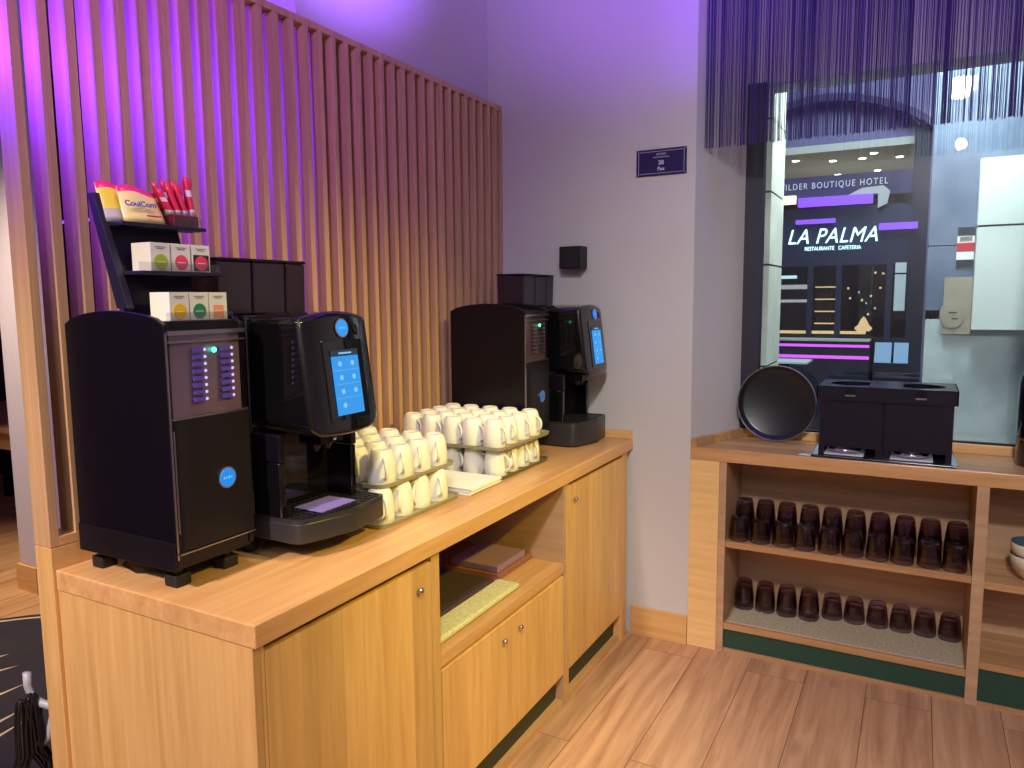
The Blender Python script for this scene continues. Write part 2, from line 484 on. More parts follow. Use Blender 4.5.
struct('baseboard_back', box(0.0, .257, L - .015, L, 0, .132), M['beech_x'], bevel=.002)

# window: frame, pane
struct('window_1', box(.375, .465, 2.50, 2.56, .925, 2.44).box(1.47, 1.56, 2.50, 2.56, .925, 2.44)
       .box(.465, 1.47, 2.545, 2.565, .90, .928), M['frame'])
pane = box(.465, 1.47, 2.546, 2.554, .928, 2.44).build('window_pane', M['pane'])
pane['kind'] = 'structure'

# string curtain
cu = MB()
x = .262
while x < 2.3:
    y = 2.205 + random.uniform(-.012, .012); r = random.uniform(.0009, .0022)
    z0 = 2.13 + random.uniform(-.004, .004); lean = random.uniform(-.003, .003)
    a = random.uniform(0, 2)
    b_ = [(x + r * math.cos(a + k * 2.094), y + r * math.sin(a + k * 2.094)) for k in range(3)]
    cu.add([(p[0] + lean, p[1], z0) for p in b_] + [(p[0], p[1], 3.3) for p in b_], [(0, 1, 4, 3), (1, 2, 5, 4), (2, 0, 3, 5), (2, 1, 0)])
    x += random.choice([.0015, .002, .0025, .003, .0045, .007])
o = cu.build('string_curtain', M['string'])
tag(o, 'violet string curtain hanging from the ceiling in front of the window', 'curtain', kind='stuff')

# ------------------------------------------------------------------ slat screen
t = thing('slat_screen', 'tall wooden slatted screen standing behind the coffee counter', 'screen', (DX - .03, 1.08, 0))
PX0, PX1 = DX - .065, DX
box(PX0, PX1, -.006, .0155, .953, 2.405).build('post', M['slat'], t, bevel=.0015)
sl = MB()
for k in range(1, 34):
    y1 = .0145 + .0636 * k
    sl.box(PX0 + .003, PX1 - .001, y1 - .022, y1, .974, 2.384)
sl.build('slat_panel', M['slat'], t)
box(PX0, PX1, .0155, L - .001, 2.383, 2.405).build('rail', M['slat'], t, bevel=.0015)
box(PX0, PX1, .0155, L - .001, .953, .976).build('rail', M['beech_top'], t, bevel=.0015)
box(PX0, PX1, -.006, L - .001, 0, .952).build('base_panel', M['beech_v'], t, bevel=.0015)
box(PX0 + .002, PX1 - .001, 2.137, L - .001, .976, 2.383).build('post', M['slat'], t)

# ------------------------------------------------------------------ counter: worktop
t = thing('worktop', 'long beech worktop of the coffee counter on the left', 'worktop', (-.3, 1.08, H - .05))
box(DX + .001, 0, .0, L - .001, H - .049, H).build('top_board', M['beech_top'], t, bevel=.003)
box(-.36, -.001, L - .022, L - .0015, H, H + .036).build('upstand', M['beech_x'], t, bevel=.002)

def knob(x, y, z, parent):
    MB().lathe([(0, 0), (.004, 0), (.004, .004), (.008, .005), (.0095, .010), (.007, .014), (0, .015)], (x, y, z), 16, axis='X').build('knob', M['chrome'], parent, label='small chrome knob')

XF = -.012           # front plane of the fronts
def door(name, y0, y1, z0, z1, parent, ky, kz):
    d = box(XF - .018, XF, y0, y1, z0, z1).build(name, M['beech_front'], parent, bevel=.0012)
    knob(XF, ky, kz, d); return d
ZT = H - .0495
# near unit
c1 = thing('base_cabinet', 'beech base cabinet with one wide door, nearest end of the counter', 'cabinet', (-.33, .31, 0), 'coffee counter cabinets')
box(DX + .001, XF, .003, .022, 0, ZT).build('end_panel', M['beech_v'], c1, bevel=.001)
box(XF - .06, XF, .0225, .031, .0, ZT).build('stile', M['beech_front'], c1)
box(XF - .10, XF, .6065, .6445, 0, ZT).build('stile', M['beech_front'], c1, bevel=.001)
box(XF - .06, XF - .035, .031, .6065, .02, .13).build('plinth', M['plinth_dark'], c1)
box(XF - .06, XF - .008, .031, .6065, 0, .02).build('plinth_strip', M['beech_top'], c1)
box(DX + .001, XF - .03, .022, .6065, .132, .80).build('carcass', M['beech_inside'], c1)
box(DX + .021, XF - .10, .620, .6445, .14, ZT).build('side_panel', M['beech_inside'], c1)
door('door', .033, .605, .125, .832, c1, .548, .772)
# middle unit with niche
c2 = thing('base_cabinet', 'beech base cabinet with open niche above two doors', 'cabinet', (-.33, 1.05, 0), 'coffee counter cabinets')
box(XF - .05, XF - .002, .645, 1.448, .516, .553).box(DX + .002, XF - .05, .645, 1.448, .516, .553).build('niche_shelf', M['beech_top'], c2, bevel=.0015)
box(DX + .001, DX + .02, .645, 1.448, .553, ZT).build('back_panel', M['beech_inside'], c2)
box(XF - .06, XF - .035, .645, 1.448, .02, .13).build('plinth', M['plinth_dark'], c2)
box(XF - .06, XF - .008, .645, 1.448, 0, .02).build('plinth_strip', M['beech_top'], c2)
box(DX + .021, XF - .05, .646, 1.448, .14, .51).build('carcass', M['beech_inside'], c2)
door('door', .647, 1.043, .125, .506, c2, .99, .449)
door('door', 1.046, 1.447, .125, .506, c2, 1.097, .452)
# far unit
c3 = thing('base_cabinet', 'beech base cabinet with one tall door against the grey wall', 'cabinet', (-.33, 1.8, 0), 'coffee counter cabinets')
box(DX + .001, XF, 1.4485, 1.468, 0, ZT).build('side_panel', M['beech_inside'], c3, bevel=.001)
box(XF - .06, XF, 1.468, 1.492, 0, ZT).build('stile', M['beech_front'], c3)
box(XF - .09, XF, 2.053, 2.118, 0, ZT).build('stile', M['beech_front'], c3, bevel=.001)
box(XF - .06, XF - .035, 1.492, 2.053, .02, .13).build('plinth', M['plinth_dark'], c3)
box(XF - .06, XF - .008, 1.492, 2.053, 0, .02).build('plinth_strip', M['beech_top'], c3)
box(DX + .001, XF - .03, 1.492, 2.053, .14, .80).build('carcass', M['beech_inside'], c3)
door('door', 1.494, 2.051, .125, .833, c3, 1.54, .774)

# things in the niche
t = thing('table_runner', 'folded dark runner with a pale woven border in the niche', 'runner', (-.17, .84, .553))
box(-.45, -.132, .66, 1.150, .5535, .577).build('folded_cloth', M['runner_dark'], t, bevel=.008, seg=3)
box(-.131, -.045, .655, 1.166, .5535, .574).build('border', M['runner_edge'], t, bevel=.008, seg=3)
o = box(-.45, -.14, 1.19, 1.445, .5535, .574).build('folder', M['folder_brown'], bevel=.003)
tag(o, 'brown folder lying under a lilac folder in the niche', 'folder', 'folders in the niche')
o = box(-.345, -.15, 1.20, 1.405, .5745, .598).build('folder', M['folder'], bevel=.003)
tag(o, 'lilac grey folder on top of the brown folder in the niche', 'folder', 'folders in the niche')

# ------------------------------------------------------------------ coffee machines
def rr(y0, y1, z0, z1, r, n=5):
    pts = []
    for cy, cz, a0 in ((y1 - r, z0 + r, -PI / 2), (y1 - r, z1 - r, 0), (y0 + r, z1 - r, PI / 2), (y0 + r, z0 + r, PI)):
        for i in range(n + 1):
            a = a0 + PI / 2 * i / n; pts.append((cy + r * math.cos(a), cz + r * math.sin(a)))
    return pts

def badge(c, r, normal, parent, lit):
    b_ = MB().disc(c, r, normal, M['chrome'], 32, .004, ry=r * 1.02)
    n = Vector(normal).normalized()
    b_.disc(Vector(c) + n * .004, r * .84, normal, M['badge_lit' if lit else 'badge'], 32, .0012, ry=r * .86)
    # a light squiggle of lettering across the badge
    u = Vector((0, 0, 1)); s = u.cross(n).normalized()
    for i, w in enumerate((.16, .12, .2, .1)):
        p = Vector(c) + n * .0052 + s * (r * (-.42 + .28 * i))
        b_.disc(p, r * w * .5, normal, M['screen_icon'] if lit else M['ink_violet'], 8, .0004, ry=r * .13)
    return b_.build('badge', M['badge'], parent, label='round blue badge with chrome ring')

def milk_cooler(dy, label, bars):
    t = thing('milk_cooler', label, 'milk cooler', (-.44, .14 + dy, H), 'milk coolers')
    Y0, Y1 = .036 + dy, .244 + dy
    # arched side profile (x,z)
    xs0, xs1 = -.602, -.262
    prof = [(xs0, .958), (xs1, .958), (xs1, 1.472)]
    for i in range(1, 12):
        u = i / 12; xx = xs1 + (xs0 - xs1) * u
        prof.append((xx, 1.476 + .026 * (1 - (2 * u - 1) ** 2) ** .8))
    prof.append((xs0, 1.472))
    MB().prism(prof, Y0, Y0 + .012, 'Y').build('side_panel', M['black'], t, bevel=.002)
    MB().prism(prof, Y1 - .012, Y1, 'Y').build('side_panel', M['black'], t, bevel=.002)
    box(xs0, xs1 - .004, Y0 + .0125, Y1 - .0125, .96, 1.268).box(xs0, xs1 - .035, Y0 + .0125, Y1 - .0125, 1.268, 1.456).box(xs0 + .01, xs1 - .004, Y0 + .0125, Y1 - .0125, 1.458, 1.474).build('body', M['black'], t)
    # steel front edge of the side panel
    box(xs1, xs1 + .003, Y0, Y0 + .004, .975, 1.455).build('edge_trim', M['steel'], t)
    box(xs0, xs1, Y0 - .003, Y0 - .0005, .948, 1.012).box(xs0, xs1 - .012, Y0 - .0005, Y1, .948, .985).build('skirt', M['black_skirt'], t, bevel=.002)
    box(xs1 - .002, xs1 + .010, Y0 + .002, Y1 - .002, .9855, .9885).build('sill', M['steel'], t)
    d = MB().prism([(xs1 - .003, Y0 + .010), (xs1 - .001, Y0 + .012), (xs1 + .006, Y0 + .026), (xs1 + .007, Y0 + .05), (xs1 + .007, Y1 - .004), (xs1 - .003, Y1 - .004)], .990, 1.272)
    dd = d.build('door', M['black_skirt'], t, bevel=.003, seg=3)
    box(xs1 - .0035, xs1 + .001, Y0 + .0085, Y0 + .0115, 1.03, 1.25).build('handle', M['steel'], dd, label='thin steel door edge')
    badge((xs1 + .007, .168 + dy, 1.128), .024, (1, 0, 0), dd, bars)
    # glazed upper bay
    p = box(xs1 - .012, xs1 - .006, Y0 + .013, Y1 - .013, 1.276, 1.456).build('inner_panel', M['cool_panel'], t)
    w = box(xs1 - .002, xs1 + .002, Y0 + .005, Y1 - .004, 1.275, 1.457)
    w.build('window', M['smoke_window'], t, label='clear smoked front window')
    for a in ((xs1 - .003, xs1 + .006, Y0 + .005, Y1 - .004, 1.4505, 1.459), (xs1 - .001, xs1 + .005, Y0 + .005, Y1 - .004, 1.434, 1.437), (xs1 - .002, xs1 + .006, Y0 + .005, Y1 - .004, 1.273, 1.2765)):
        box(*a).build('window_trim', M['steel'], t)
    for a, b_ in ((.098, .128), (.170, .200)):
        for k in range(8):
            z = 1.417 - k * .0152
            s = MB().box(xs1 + .003, xs1 + .006, a + dy, b_ + .003 + dy, z - .0045, z + .0045, M['violet_bar'] if bars else M['steel'])
            s.disc((xs1 + .006, b_ + .0005 + dy, z), .0034, (1, 0, 0), M['white_dot'] if bars else M['steel'], 12, .001)
            s.build('indicator_strip', None, t, label='short violet strip with a pale dot' if bars else None)
    MB().disc((xs1 + .006, .152 + dy, 1.415), .0055, (1, 0, 0), None, 16, .003).build('pilot_light', M['green_led'], t, label='glowing green pilot light')
    for fx in (-.575, -.315):
        for fy in (Y0 + .038, Y1 - .04):
            q = MB().lathe([(.012, .026), (.012, .05)], (fx, fy, H), 16)
            q.prism([(fx - .020, fy - .020), (fx + .020, fy - .020), (fx + .020, fy + .020), (fx - .020, fy + .020)], H + .0005, H + .028)
            q.build('foot', M['rubber'], t, bevel=.004)
    return t

def coffee_machine(dy, label, low, card):
    t = thing('coffee_machine', label, 'coffee machine', (-.36, .43 + dy, H), 'coffee machines')
    Y0, Y1 = .286 + dy, .560 + dy
    box(-.60, -.306, Y0, Y1, .95, 1.486).build('body', M['gloss'], t, bevel=.008, seg=3)
    # lower part of the housing
    zb = .905 if low else .948
    box(-.59, -.30, Y0 + .004, Y1 - .004, zb, .9515).build('base', M['black_skirt'], t, bevel=.003)
    # columns beside the cup bay
    for a in (Y0 + .001, Y1 - .020):
        cm = box(-.306, -.215, a, a + .019, 1.004, 1.138).build('column', M['gloss'], t, bevel=.004, seg=3)
        box(-.306, -.213, a - .0005, a + .0195, 1.1395, 1.205).build('column_cap', M['black'], cm, bevel=.003)
    box(-.3055, -.296, Y0 + .021, Y1 - .021, 1.004, 1.205).build('back_plate', M['gloss'], t)
    # head with leaning front
    hy0, hy1 = .294 + dy, .534 + dy
    n = 10; head = []
    def fx(z): return -.112 + (-.148 + .112) * (z - 1.205) / .28
    sec = []
    for i in range(n + 1):
        u = i / n; yy = hy0 + (hy1 - hy0) * u
        zt = 1.478 + .016 * (1 - (2 * u - 1) ** 2); zbm = 1.205 - .008 * (1 - (2 * u - 1) ** 2) + .018 * max(0, abs(2 * u - 1) - .8) / .2
        bulge = .010 * (1 - (2 * u - 1) ** 2)
        sec.append((yy, zt, zbm, bulge))
    v, fs = [], []
    for yy, zt, zbm, bg in sec:
        v += [(-.31, yy, zbm + .01), (fx(zbm) + bg, yy, zbm), (fx(zt) + bg, yy, zt), (-.31, yy, zt)]
    for i in range(n):
        a, b_ = i * 4, i * 4 + 4
        for k in range(4):
            l = (k + 1) % 4; fs.append((a + k, a + l, b_ + l, b_ + k))
    fs += [(0, 1, 2, 3), (n * 4 + 3, n * 4 + 2, n * 4 + 1, n * 4)]
    hd = MB().add(v, fs).build('head', M['gloss'], t, bevel=.012, seg=4)
    # front plane basis
    def F(y, z, out=0.):
        u = (y + dy - hy0) / (hy1 - hy0); bg = .010 * (1 - (2 * u - 1) ** 2)
        return Vector((fx(z) + bg + out, y + dy, z + out * .12))
    def plate(y0, y1, z0, z1, o0, o1, mat, mb):
        q = [F(y0, z0, o0), F(y0, z0, o1), F(y1, z0, o1), F(y1, z0, o0), F(y0, z1, o0), F(y0, z1, o1), F(y1, z1, o1), F(y1, z1, o0)]
        mb.hexa(q, mat)
    bz = MB(); plate(.352, .494, 1.232, 1.425, -.004, .003, None, bz)
    bz.build('screen_bezel', M['gloss'], hd, bevel=.002)
    scn = MB()
    plate(.374, .470, 1.246, 1.386, .003, .0042, M['screen'], scn)
    plate(.374, .470, 1.3865, 1.401, .003, .0042, M['screen_dim'], scn)
    for r_ in range(4):
        for c_ in range(2):
            if r_ == 3 and c_ == 1: continue
            p = F(.400 + .045 * c_, 1.368 - .033 * r_, .0045)
            scn.disc(p, .0065, (1, 0, .12), M['screen_icon'], 14, .0004)
    for zz in (1.352, 1.319, 1.286): plate(.378, .466, zz, zz + .0008, .004, .0045, M['screen_icon'], scn)
    plate(.40, .445, 1.391, 1.395, .004, .0046, M['screen_icon'], scn)
    scn.build('touchscreen', None, hd, label='glowing blue touchscreen with rows of drink icons')
    badge(F(.424, 1.453, .0), .0225, (1, 0, .12), hd, True)
    # card reader mark beside the badge
    mk = MB()
    for k in range(3): mk.disc(F(.474 + .003 * k, 1.452 - .006 * k, .002), .008 - .0015 * k, (1, 0, .12), M['black_skirt'], 12, .0015, ry=.010 - .002 * k)
    mk.build('sensor', None, hd)
    # spouts
    sp = MB()
    for yy in (.395, .435):
        sp.lathe([(0, 1.150), (.006, 1.150), (.012, 1.165), (.013, 1.21)], (-.20, yy + dy, 0), 14)
    sp.box(-.235, -.165, .375 + dy, .455 + dy, 1.172, 1.205)
    s_ = sp.build('spout', M['black'], t)
    MB().lathe([(0, 0), (.005, .001), (.005, .004), (0, .005)], (-.163, .418 + dy, 1.182), 12, axis='X').build('spout_screw', M['chrome'], s_)
    # drip tray with a wavy front
    za, zt = (.905 if low else .946), 1.004
    poly = [(-.335, .288), (-.185, .288), (-.166, .294), (-.156, .310), (-.138, .37), (-.124, .43), (-.123, .455), (-.132, .51), (-.136, .565), (-.143, .578), (-.155, .583), (-.335, .583)]
    poly = [(a, b_ + dy) for a, b_ in poly]
    tr = MB().prism(poly, za, zt - .008).build('drip_tray', M['tray_black'], t, bevel=.004, seg=3)
    cx, cyy = -.24, .435 + dy
    inner = [(cx + (a - cx) * .93, cyy + (b_ - cyy) * .95) for a, b_ in poly]
    rim = MB()
    n = len(poly); v = [(a, b_, zt - .0085) for a, b_ in poly] + [(a, b_, zt) for a, b_ in poly] + [(a, b_, zt) for a, b_ in inner] + [(a, b_, zt - .0085) for a, b_ in inner]
    fs = []
    for i in range(n):
        j = (i + 1) % n
        for k in range(3): fs.append((k * n + i, k * n + j, (k + 1) * n + j, (k + 1) * n + i))
    rim.add(v, fs).build('tray_rim', M['tray_black'], tr)
    g = MB()
    for k in range(15):
        yy = .305 + .0186 * k + dy
        g.box(-.318, -.152 + .012 * math.sin((yy - dy - .3) / .28 * PI), yy, yy + .005, zt - .0045, zt - .0015)
    for k in range(9):
        xx = -.316 + .0188 * k; g.box(xx, xx + .004, .305 + dy, .570 + dy, zt - .0046, zt - .0020)
    g.build('grate', M['grate'], tr)
    # hoppers on top
    for k, (a, b_) in enumerate(((.294, .398), (.404, .511), (.517, .586))):
        hp = MB().hexa([(-.525, a + dy, 1.4865), (-.402, a + dy, 1.4865), (-.402, b_ + dy, 1.4865), (-.525, b_ + dy, 1.4865),
                        (-.530, a + dy, 1.618), (-.398, a + dy, 1.618), (-.398, b_ + dy, 1.618), (-.530, b_ + dy, 1.618)]).build('bean_hopper', M['hopper'], t, bevel=.004)
        box(-.532, -.396, a - .001 + dy, b_ + .001 + dy, 1.6185, 1.626).build('hopper_lid', M['black'], hp, bevel=.002)
    if not low:
        for fx_ in (-.56, -.36):
            for fy in (Y0 + .03, Y1 - .03):
                MB().lathe([(.02, H + .0005), (.022, H + .012), (.016, H + .018), (.016, zb + .002)], (fx_, fy, 0), 16).build('foot', M['rubber'], t)
    else:
        for fx_ in (-.56, -.36):
            MB().lathe([(.02, H + .0005), (.02, zb + .001)], (fx_, Y0 + .03, 0), 16).build('foot', M['rubber'], t)
            MB().lathe([(.02, H + .0005), (.02, zb + .001)], (fx_, Y1 - .03, 0), 16).build('foot', M['rubber'], t)
    if card:
        o = box(-.262, -.170, .375 + dy, .50 + dy, zt - .001, zt + .0012).build('drip_mat', M['lilac'])
        tag(o, 'flat lilac mat lying on the drip grate of the near machine', 'mat')
    return t

milk_cooler(0, 'tall black cooler unit on four feet at near end of the worktop', True)
coffee_machine(0, 'large black coffee machine with blue touchscreen nearest the camera', False, True)
DY2 = 1.552
far_cooler = milk_cooler(DY2, 'black cooler unit behind the mugs, beside the far coffee machine', False)
far_machine = coffee_machine(DY2, 'black coffee machine with blue touchscreen against the grey wall', True, False)
for o in (far_cooler, far_machine): o.location.x += .02
# lead under the near cooler
pts = [(-.60, .30, .935), (-.58, .16, .915), (-.53, .09, .9035), (-.46, .075, .9035), (-.41, .10, .9035), (-.40, .17, .9035), (-.46, .24, .91), (-.58, .275, .93)]
o = MB().tube(pts, .0032, 8).build('power_cord', M['cable']); tag(o, 'thin black power cord curled on the worktop under the near cooler', 'cord')

# ------------------------------------------------------------------ tea rack on the near cooler
t = thing('tea_rack', 'dark three-tier display rack on top of the near cooler', 'rack', (-.36, .15, 1.4745))
YA, YB = .034, .262
def bx(z): return -.392 - .31 * (z - 1.50)          # front face of the leaning back board
zz0, zz1 = 1.4745, 1.752
MB().prism([(bx(zz0) - .012, zz0), (bx(zz0), zz0), (bx(zz1), zz1), (bx(zz1) - .012, zz1)], .0495, YB - .034, 'Y').build('back_board', M['rack'], t)
MB().prism([(bx(1.506) - .012, 1.506), (bx(1.506) + .026, 1.506), (bx(zz1) + .010, zz1), (bx(zz1) - .012, zz1)], YA, YA + .0155, 'Y').build('side_cheek', M['rack'], t, bevel=.001)
for z, xf in ((1.682, -.392), (1.577, -.338)):
    s_ = box(bx(z) - .006, xf, YA + .016, YB, z, z + .008).build('shelf', M['rack'], t, bevel=.001)
    if z < 1.6:
        box(xf - .002, xf - .0005, YA + .012, YB - .012, z + .008, z + .026).build('guard', M['clear'], s_)
s_ = box(-.40, -.280, .0495, .2305, 1.4745, 1.479).build('shelf', M['rack'], t, bevel=.001)
box(-.2825, -.281, .06, .230, 1.479, 1.497).build('guard', M['clear'], s_)
# lift the lowest boxes onto the shelf
def tea_box(x1, y0, z0, disc, label, sq=False, panel=None):
    w, d, h = .0475, .062, .060
    b_ = MB().box(x1 - d, x1, y0, y0 + w, z0, z0 + h, M['box_side'])
    b_.box(x1, x1 + .0003, y0 + .0012, y0 + w - .0012, z0 + .001, z0 + h - .001, M['paper'])
    cy = y0 + w / 2
    if panel: b_.box(x1 + .0003, x1 + .0006, y0 + .003, y0 + w - .003, z0 + .002, z0 + .038, panel)
    if sq: b_.box(x1 + .0006, x1 + .001, cy - .014, cy + .014, z0 + .003, z0 + .032, disc)
    else: b_.disc((x1 + .0006, cy, z0 + .0195), .0165, (1, 0, 0), disc, 28, .0006, ry=.0165)
    b_.box(x1 + .0012, x1 + .0014, cy - .010, cy + .010, z0 + .0185, z0 + .0200, M['paper'])
    for i, (a, wd) in enumerate(((.050, .013), (.0465, .009))):
        b_.box(x1 + .0003, x1 + .0006, cy - wd, cy + wd, z0 + a, z0 + a + .0022, M['ink_grey'])
    return tag(b_.build('tea_box', None), label, 'tea box', 'tea boxes on the rack')
CL = dict(lime=plain('lime print', srgb(176, 196, 50), .6), pink=plain('pink print', srgb(240, 70, 110), .6), yellow=plain('yellow print', srgb(248, 200, 20), .6),
          green=plain('green print', srgb(40, 140, 96), .6), peach=plain('peach print', srgb(246, 158, 124), .6))
xz = (-.286, 1.4795)
tea_box(xz[0], .072, xz[1], CL['yellow'], 'white tea box with yellow disc on the lowest rack shelf')
tea_box(xz[0], .122, xz[1], CL['green'], 'white tea box with dark green disc on the lowest rack shelf')
tea_box(xz[0], .172, xz[1], CL['peach'], 'white tea box with peach square on the lowest rack shelf', True)
xz = (-.344, 1.5855)
tea_box(xz[0], .077, xz[1], CL['lime'], 'white tea box with lime disc on the middle rack shelf')
tea_box(xz[0], .128, xz[1], CL['pink'], 'white tea box with pink disc on plain white, middle rack shelf')
tea_box(xz[0], .180, xz[1], CL['pink'], 'white tea box with pink disc on a dark panel, middle rack shelf', False, M['ink'])

# sweetener bags on the top shelf
def bag(y0, y1, xb, z0, h, label, name, front, lean):
    n, k = 8, 6
    v, fs, mb = [], [], MB()
    for side in (0, 1):
        for j in range(k + 1):
            tt = j / k
            for i in range(n + 1):
                u = i / n
                puff = .013 * math.sin(PI * u) ** .6 * (1 - tt) ** .5 * (1 if j < k else 0) + .0015
                yy = y0 + (y1 - y0) * u + .012 * tt * (.5 - u)
                xx = xb - lean * tt + (puff if side else -puff)
                v.append((xx, yy, z0 + h * tt + .006 * tt * math.sin(u * 5)))
    W = n + 1; S = W * (k + 1)
    def fa(side):
        r_ = []
        for j in range(k):
            for i in range(n):
                a = side * S + j * W + i
                r_.append((j, i, (a, a + 1, a + W + 1, a + W)))
        return r_
    for side in (0, 1):
        for j, i, f in fa(side):
            m_ = M['bag_pink'] if j >= 5 else (front if not (j < 2 and i < 4) else (M['bag_grey'] if front is M['bag_yellow'] else front))
            o_ = len(fs)
            mb.mi.append(mb._m(m_)); mb.f.append(list(f)); mb.sm.append(True)
    for j in range(k):
        for i in (0, n):
            a = j * W + i; mb.f.append([a, a + W, S + a + W, S + a]); mb.mi.append(mb._m(front)); mb.sm.append(True)
    for i in range(n):
        a = i; mb.f.append([a, a + 1, S + a + 1, S + a]); mb.mi.append(mb._m(front)); mb.sm.append(True)
        a = k * W + i; mb.f.append([a, a + 1, S + a + 1, S + a]); mb.mi.append(mb._m(M['bag_pink'])); mb.sm.append(True)
    mb.v = v
    t_ = thing(name, label, 'sweetener bag', ((xb), (y0 + y1) / 2, z0), 'sweetener bags')
    mb.build('pouch', None, t_)
    return t_
t = bag(.040, .128, -.442, 1.691, .085, 'yellow bag with pink top leaning behind the lettered bag on the rack', 'sweetener_bag', M['bag_yellow'], .030)
t = bag(.070, .172, -.414, 1.691, .078, 'cream bag with violet lettering and pink top on the top rack shelf', 'sweetener_bag', M['bag_cream'], .030)
text('lettering', 'CouiCom', .018, (-.409, .108, 1.731), (.05, 1, 0), (-.38, 0, 1), M['ink_violet'], t, offset=.0004)
o_ = MB()
for y in (.128, .145): o_.box(-.4015, -.4008, y - .012, y + .007, 1.705, 1.7085, M['stick_red'])
o_.build('small_print', None, t)

# sugar sticks in a wine-red carton
t = thing('stick_carton', 'open wine-red carton holding sugar sticks on the top rack shelf', 'carton', (-.435, .222, 1.691))
box(-.468, -.402, .186, .250, 1.6905, 1.716).build('tray', M['wine_box'], t, bevel=.001)
box(-.4015, -.4003, .182, .256, 1.6905, 1.712).build('guard', M['clear'], t)
sticks = []
for i in range(16):
    y = .186 + .0046 * i
    sticks.append((y, -.42 + .036 * i + random.uniform(-.08, .08), .062 + .0022 * i + random.uniform(-.006, .012)))
for i, (y, ln, h) in enumerate(sticks):
    x_ = -.408 - .0125 * (i % 4)
    z0 = 1.7165
    mb = MB(); st = []
    K = 6
    for k in range(K + 1):
        s_ = k / K; zc = z0 + h * s_ * .92; yc = y + ln * h * s_; xc = x_ - .012 * s_
        wd = .0078 * (1.0 if 0 < k < K else 1.05); th = .0032 if 0 < k < K else .0005
        st.append([(xc - th, yc - wd, zc), (xc + th, yc - wd * .6, zc), (xc + th, yc + wd * .6, zc), (xc - th, yc + wd, zc)])
    v = [p for r_ in st for p in r_]
    for k in range(K):
        fs = [(k * 4 + a, k * 4 + (a + 1) % 4, k * 4 + 4 + (a + 1) % 4, k * 4 + 4 + a) for a in range(4)]
        mb.f += [list(f) for f in fs]; mm = mb._m(M['stick_white'] if k < 1 or (k == 3 and i % 3 == 0) else M['stick_red'])
        mb.mi += [mm] * 4; mb.sm += [True] * 4
    mb.f += [[3, 2, 1, 0], [K * 4, K * 4 + 1, K * 4 + 2, K * 4 + 3]]; mb.mi += [mb._m(M['stick_red'])] * 2; mb.sm += [False] * 2
    mb.v = v
    tag(mb.build('sugar_stick', None), 'red and white sugar stick standing in the wine-red carton', 'sugar stick', 'sugar sticks in the carton')

# ------------------------------------------------------------------ mugs
def make_mug():
    """upside down: rim on z = 0"""
    prof = [(.0345, .004), (.0375, 0), (.0385, .002), (.0382, .02), (.0372, .045), (.0350, .068), (.0310, .085), (.0272, .0925), (.0252, .0945), (.0243, .096), (.0225, .096), (.0215, .0935), (0, .0935)]
    prof = [(r_ * 1.07, h) for r_, h in prof]
    b_ = MB().lathe(prof, (0, 0, 0), 28)
    b_.lathe([(.0369, .004), (.0364, .03), (.0335, .062), (.028, .083), (0, .088)], (0, 0, 0), 28)
    root = bpy.data.objects.new('mug', None); COL.objects.link(root); root.empty_display_size = .02
    b_.build('body', M['mug'], root)
    hp = []
    for i in range(13):
        a = -PI / 2 + PI * i / 12
        hp.append((.034 + .026 * math.cos(a) * (1.0 if abs(math.cos(a)) < .99 else 1), 0, .045 + .0265 * math.sin(a)))
    hp = [(x_ + .002, y_, z_) for x_, y_, z_ in hp]; hp[0] = (.036, 0, .0185); hp[-1] = (.033, 0, .0735)
    rad = [.0052] + [.0044] * 11 + [.0052]
    MB().tube(hp, rad, 8).build('handle', M['mug'], root)
    return root
proto = [make_mug()]
def put_mug(x, y, z, rot, label, group):
    if proto[0] is not None:
        o = proto[0]; proto.append(o); proto[0] = None
        o.location = (x, y, z); o.rotation_euler = (0, 0, rot)
    else:
        o = copy_tree(proto[1], (x, y, z), rot)
    tag(o, label, 'mug', group)

def mug_tray(x0, x1, y0, y1, z, label, mat):
    t = thing('mug_tray', label, 'tray', ((x0 + x1) / 2, (y0 + y1) / 2, z), 'mug trays')
    base = rr(x0 + .004, x1 - .004, y0 + .004, y1 - .004, .03)
    top = rr(x0, x1, y0, y1, .034)
    n = len(base)
    inn = rr(x0 + .005, x1 - .005, y0 + .005, y1 - .005, .03)
    inb = rr(x0 + .009, x1 - .009, y0 + .009, y1 - .009, .028)
    v = [(a, b_, z) for a, b_ in base] + [(a, b_, z + .012) for a, b_ in top] + [(a, b_, z + .012) for a, b_ in inn] + [(a, b_, z + .005) for a, b_ in inb]
    fs = [tuple(range(n))[::-1], tuple(range(3 * n, 4 * n))]
    for k in range(3):
        for i in range(n):
            j = (i + 1) % n; fs.append((k * n + i, k * n + j, (k + 1) * n + j, (k + 1) * n + i))
    MB().add(v, fs).build('tray_board', mat, t, smooth_angle=40)
    return t
Z1 = H + .0007
def stack(xs, ys, ztray, where, grp, hrot, jit):
    for i, x_ in enumerate(xs):
        for j, y_ in enumerate(ys):
            r_ = hrot + random.uniform(-jit, jit)
            put_mug(x_ + random.uniform(-.003, .003), y_ + random.uniform(-.003, .003), ztray + .0053, r_,
                    'white mug on %s, %s row from worktop edge, %s from near end' % (where, ORD[i], ORD[j]), grp)
xs1 = [-.222, -.312, -.403, -.495]; ys1 = [.668, .758, .848, .938]
mug_tray(-.545, -.150, .585, .985, Z1, 'lower tray of mugs beside the near coffee machine', M['mug_tray'])
stack([x + .018 for x in xs1], [y - .03 for y in ys1], Z1, 'near lower tray', 'mugs on the near lower tray', -.9, .5)
ZU = Z1 + .0053 + .0963
mug_tray(-.56, -.172, .615, .995, ZU, 'upper tray of mugs beside the near coffee machine', M['mug_tray'])
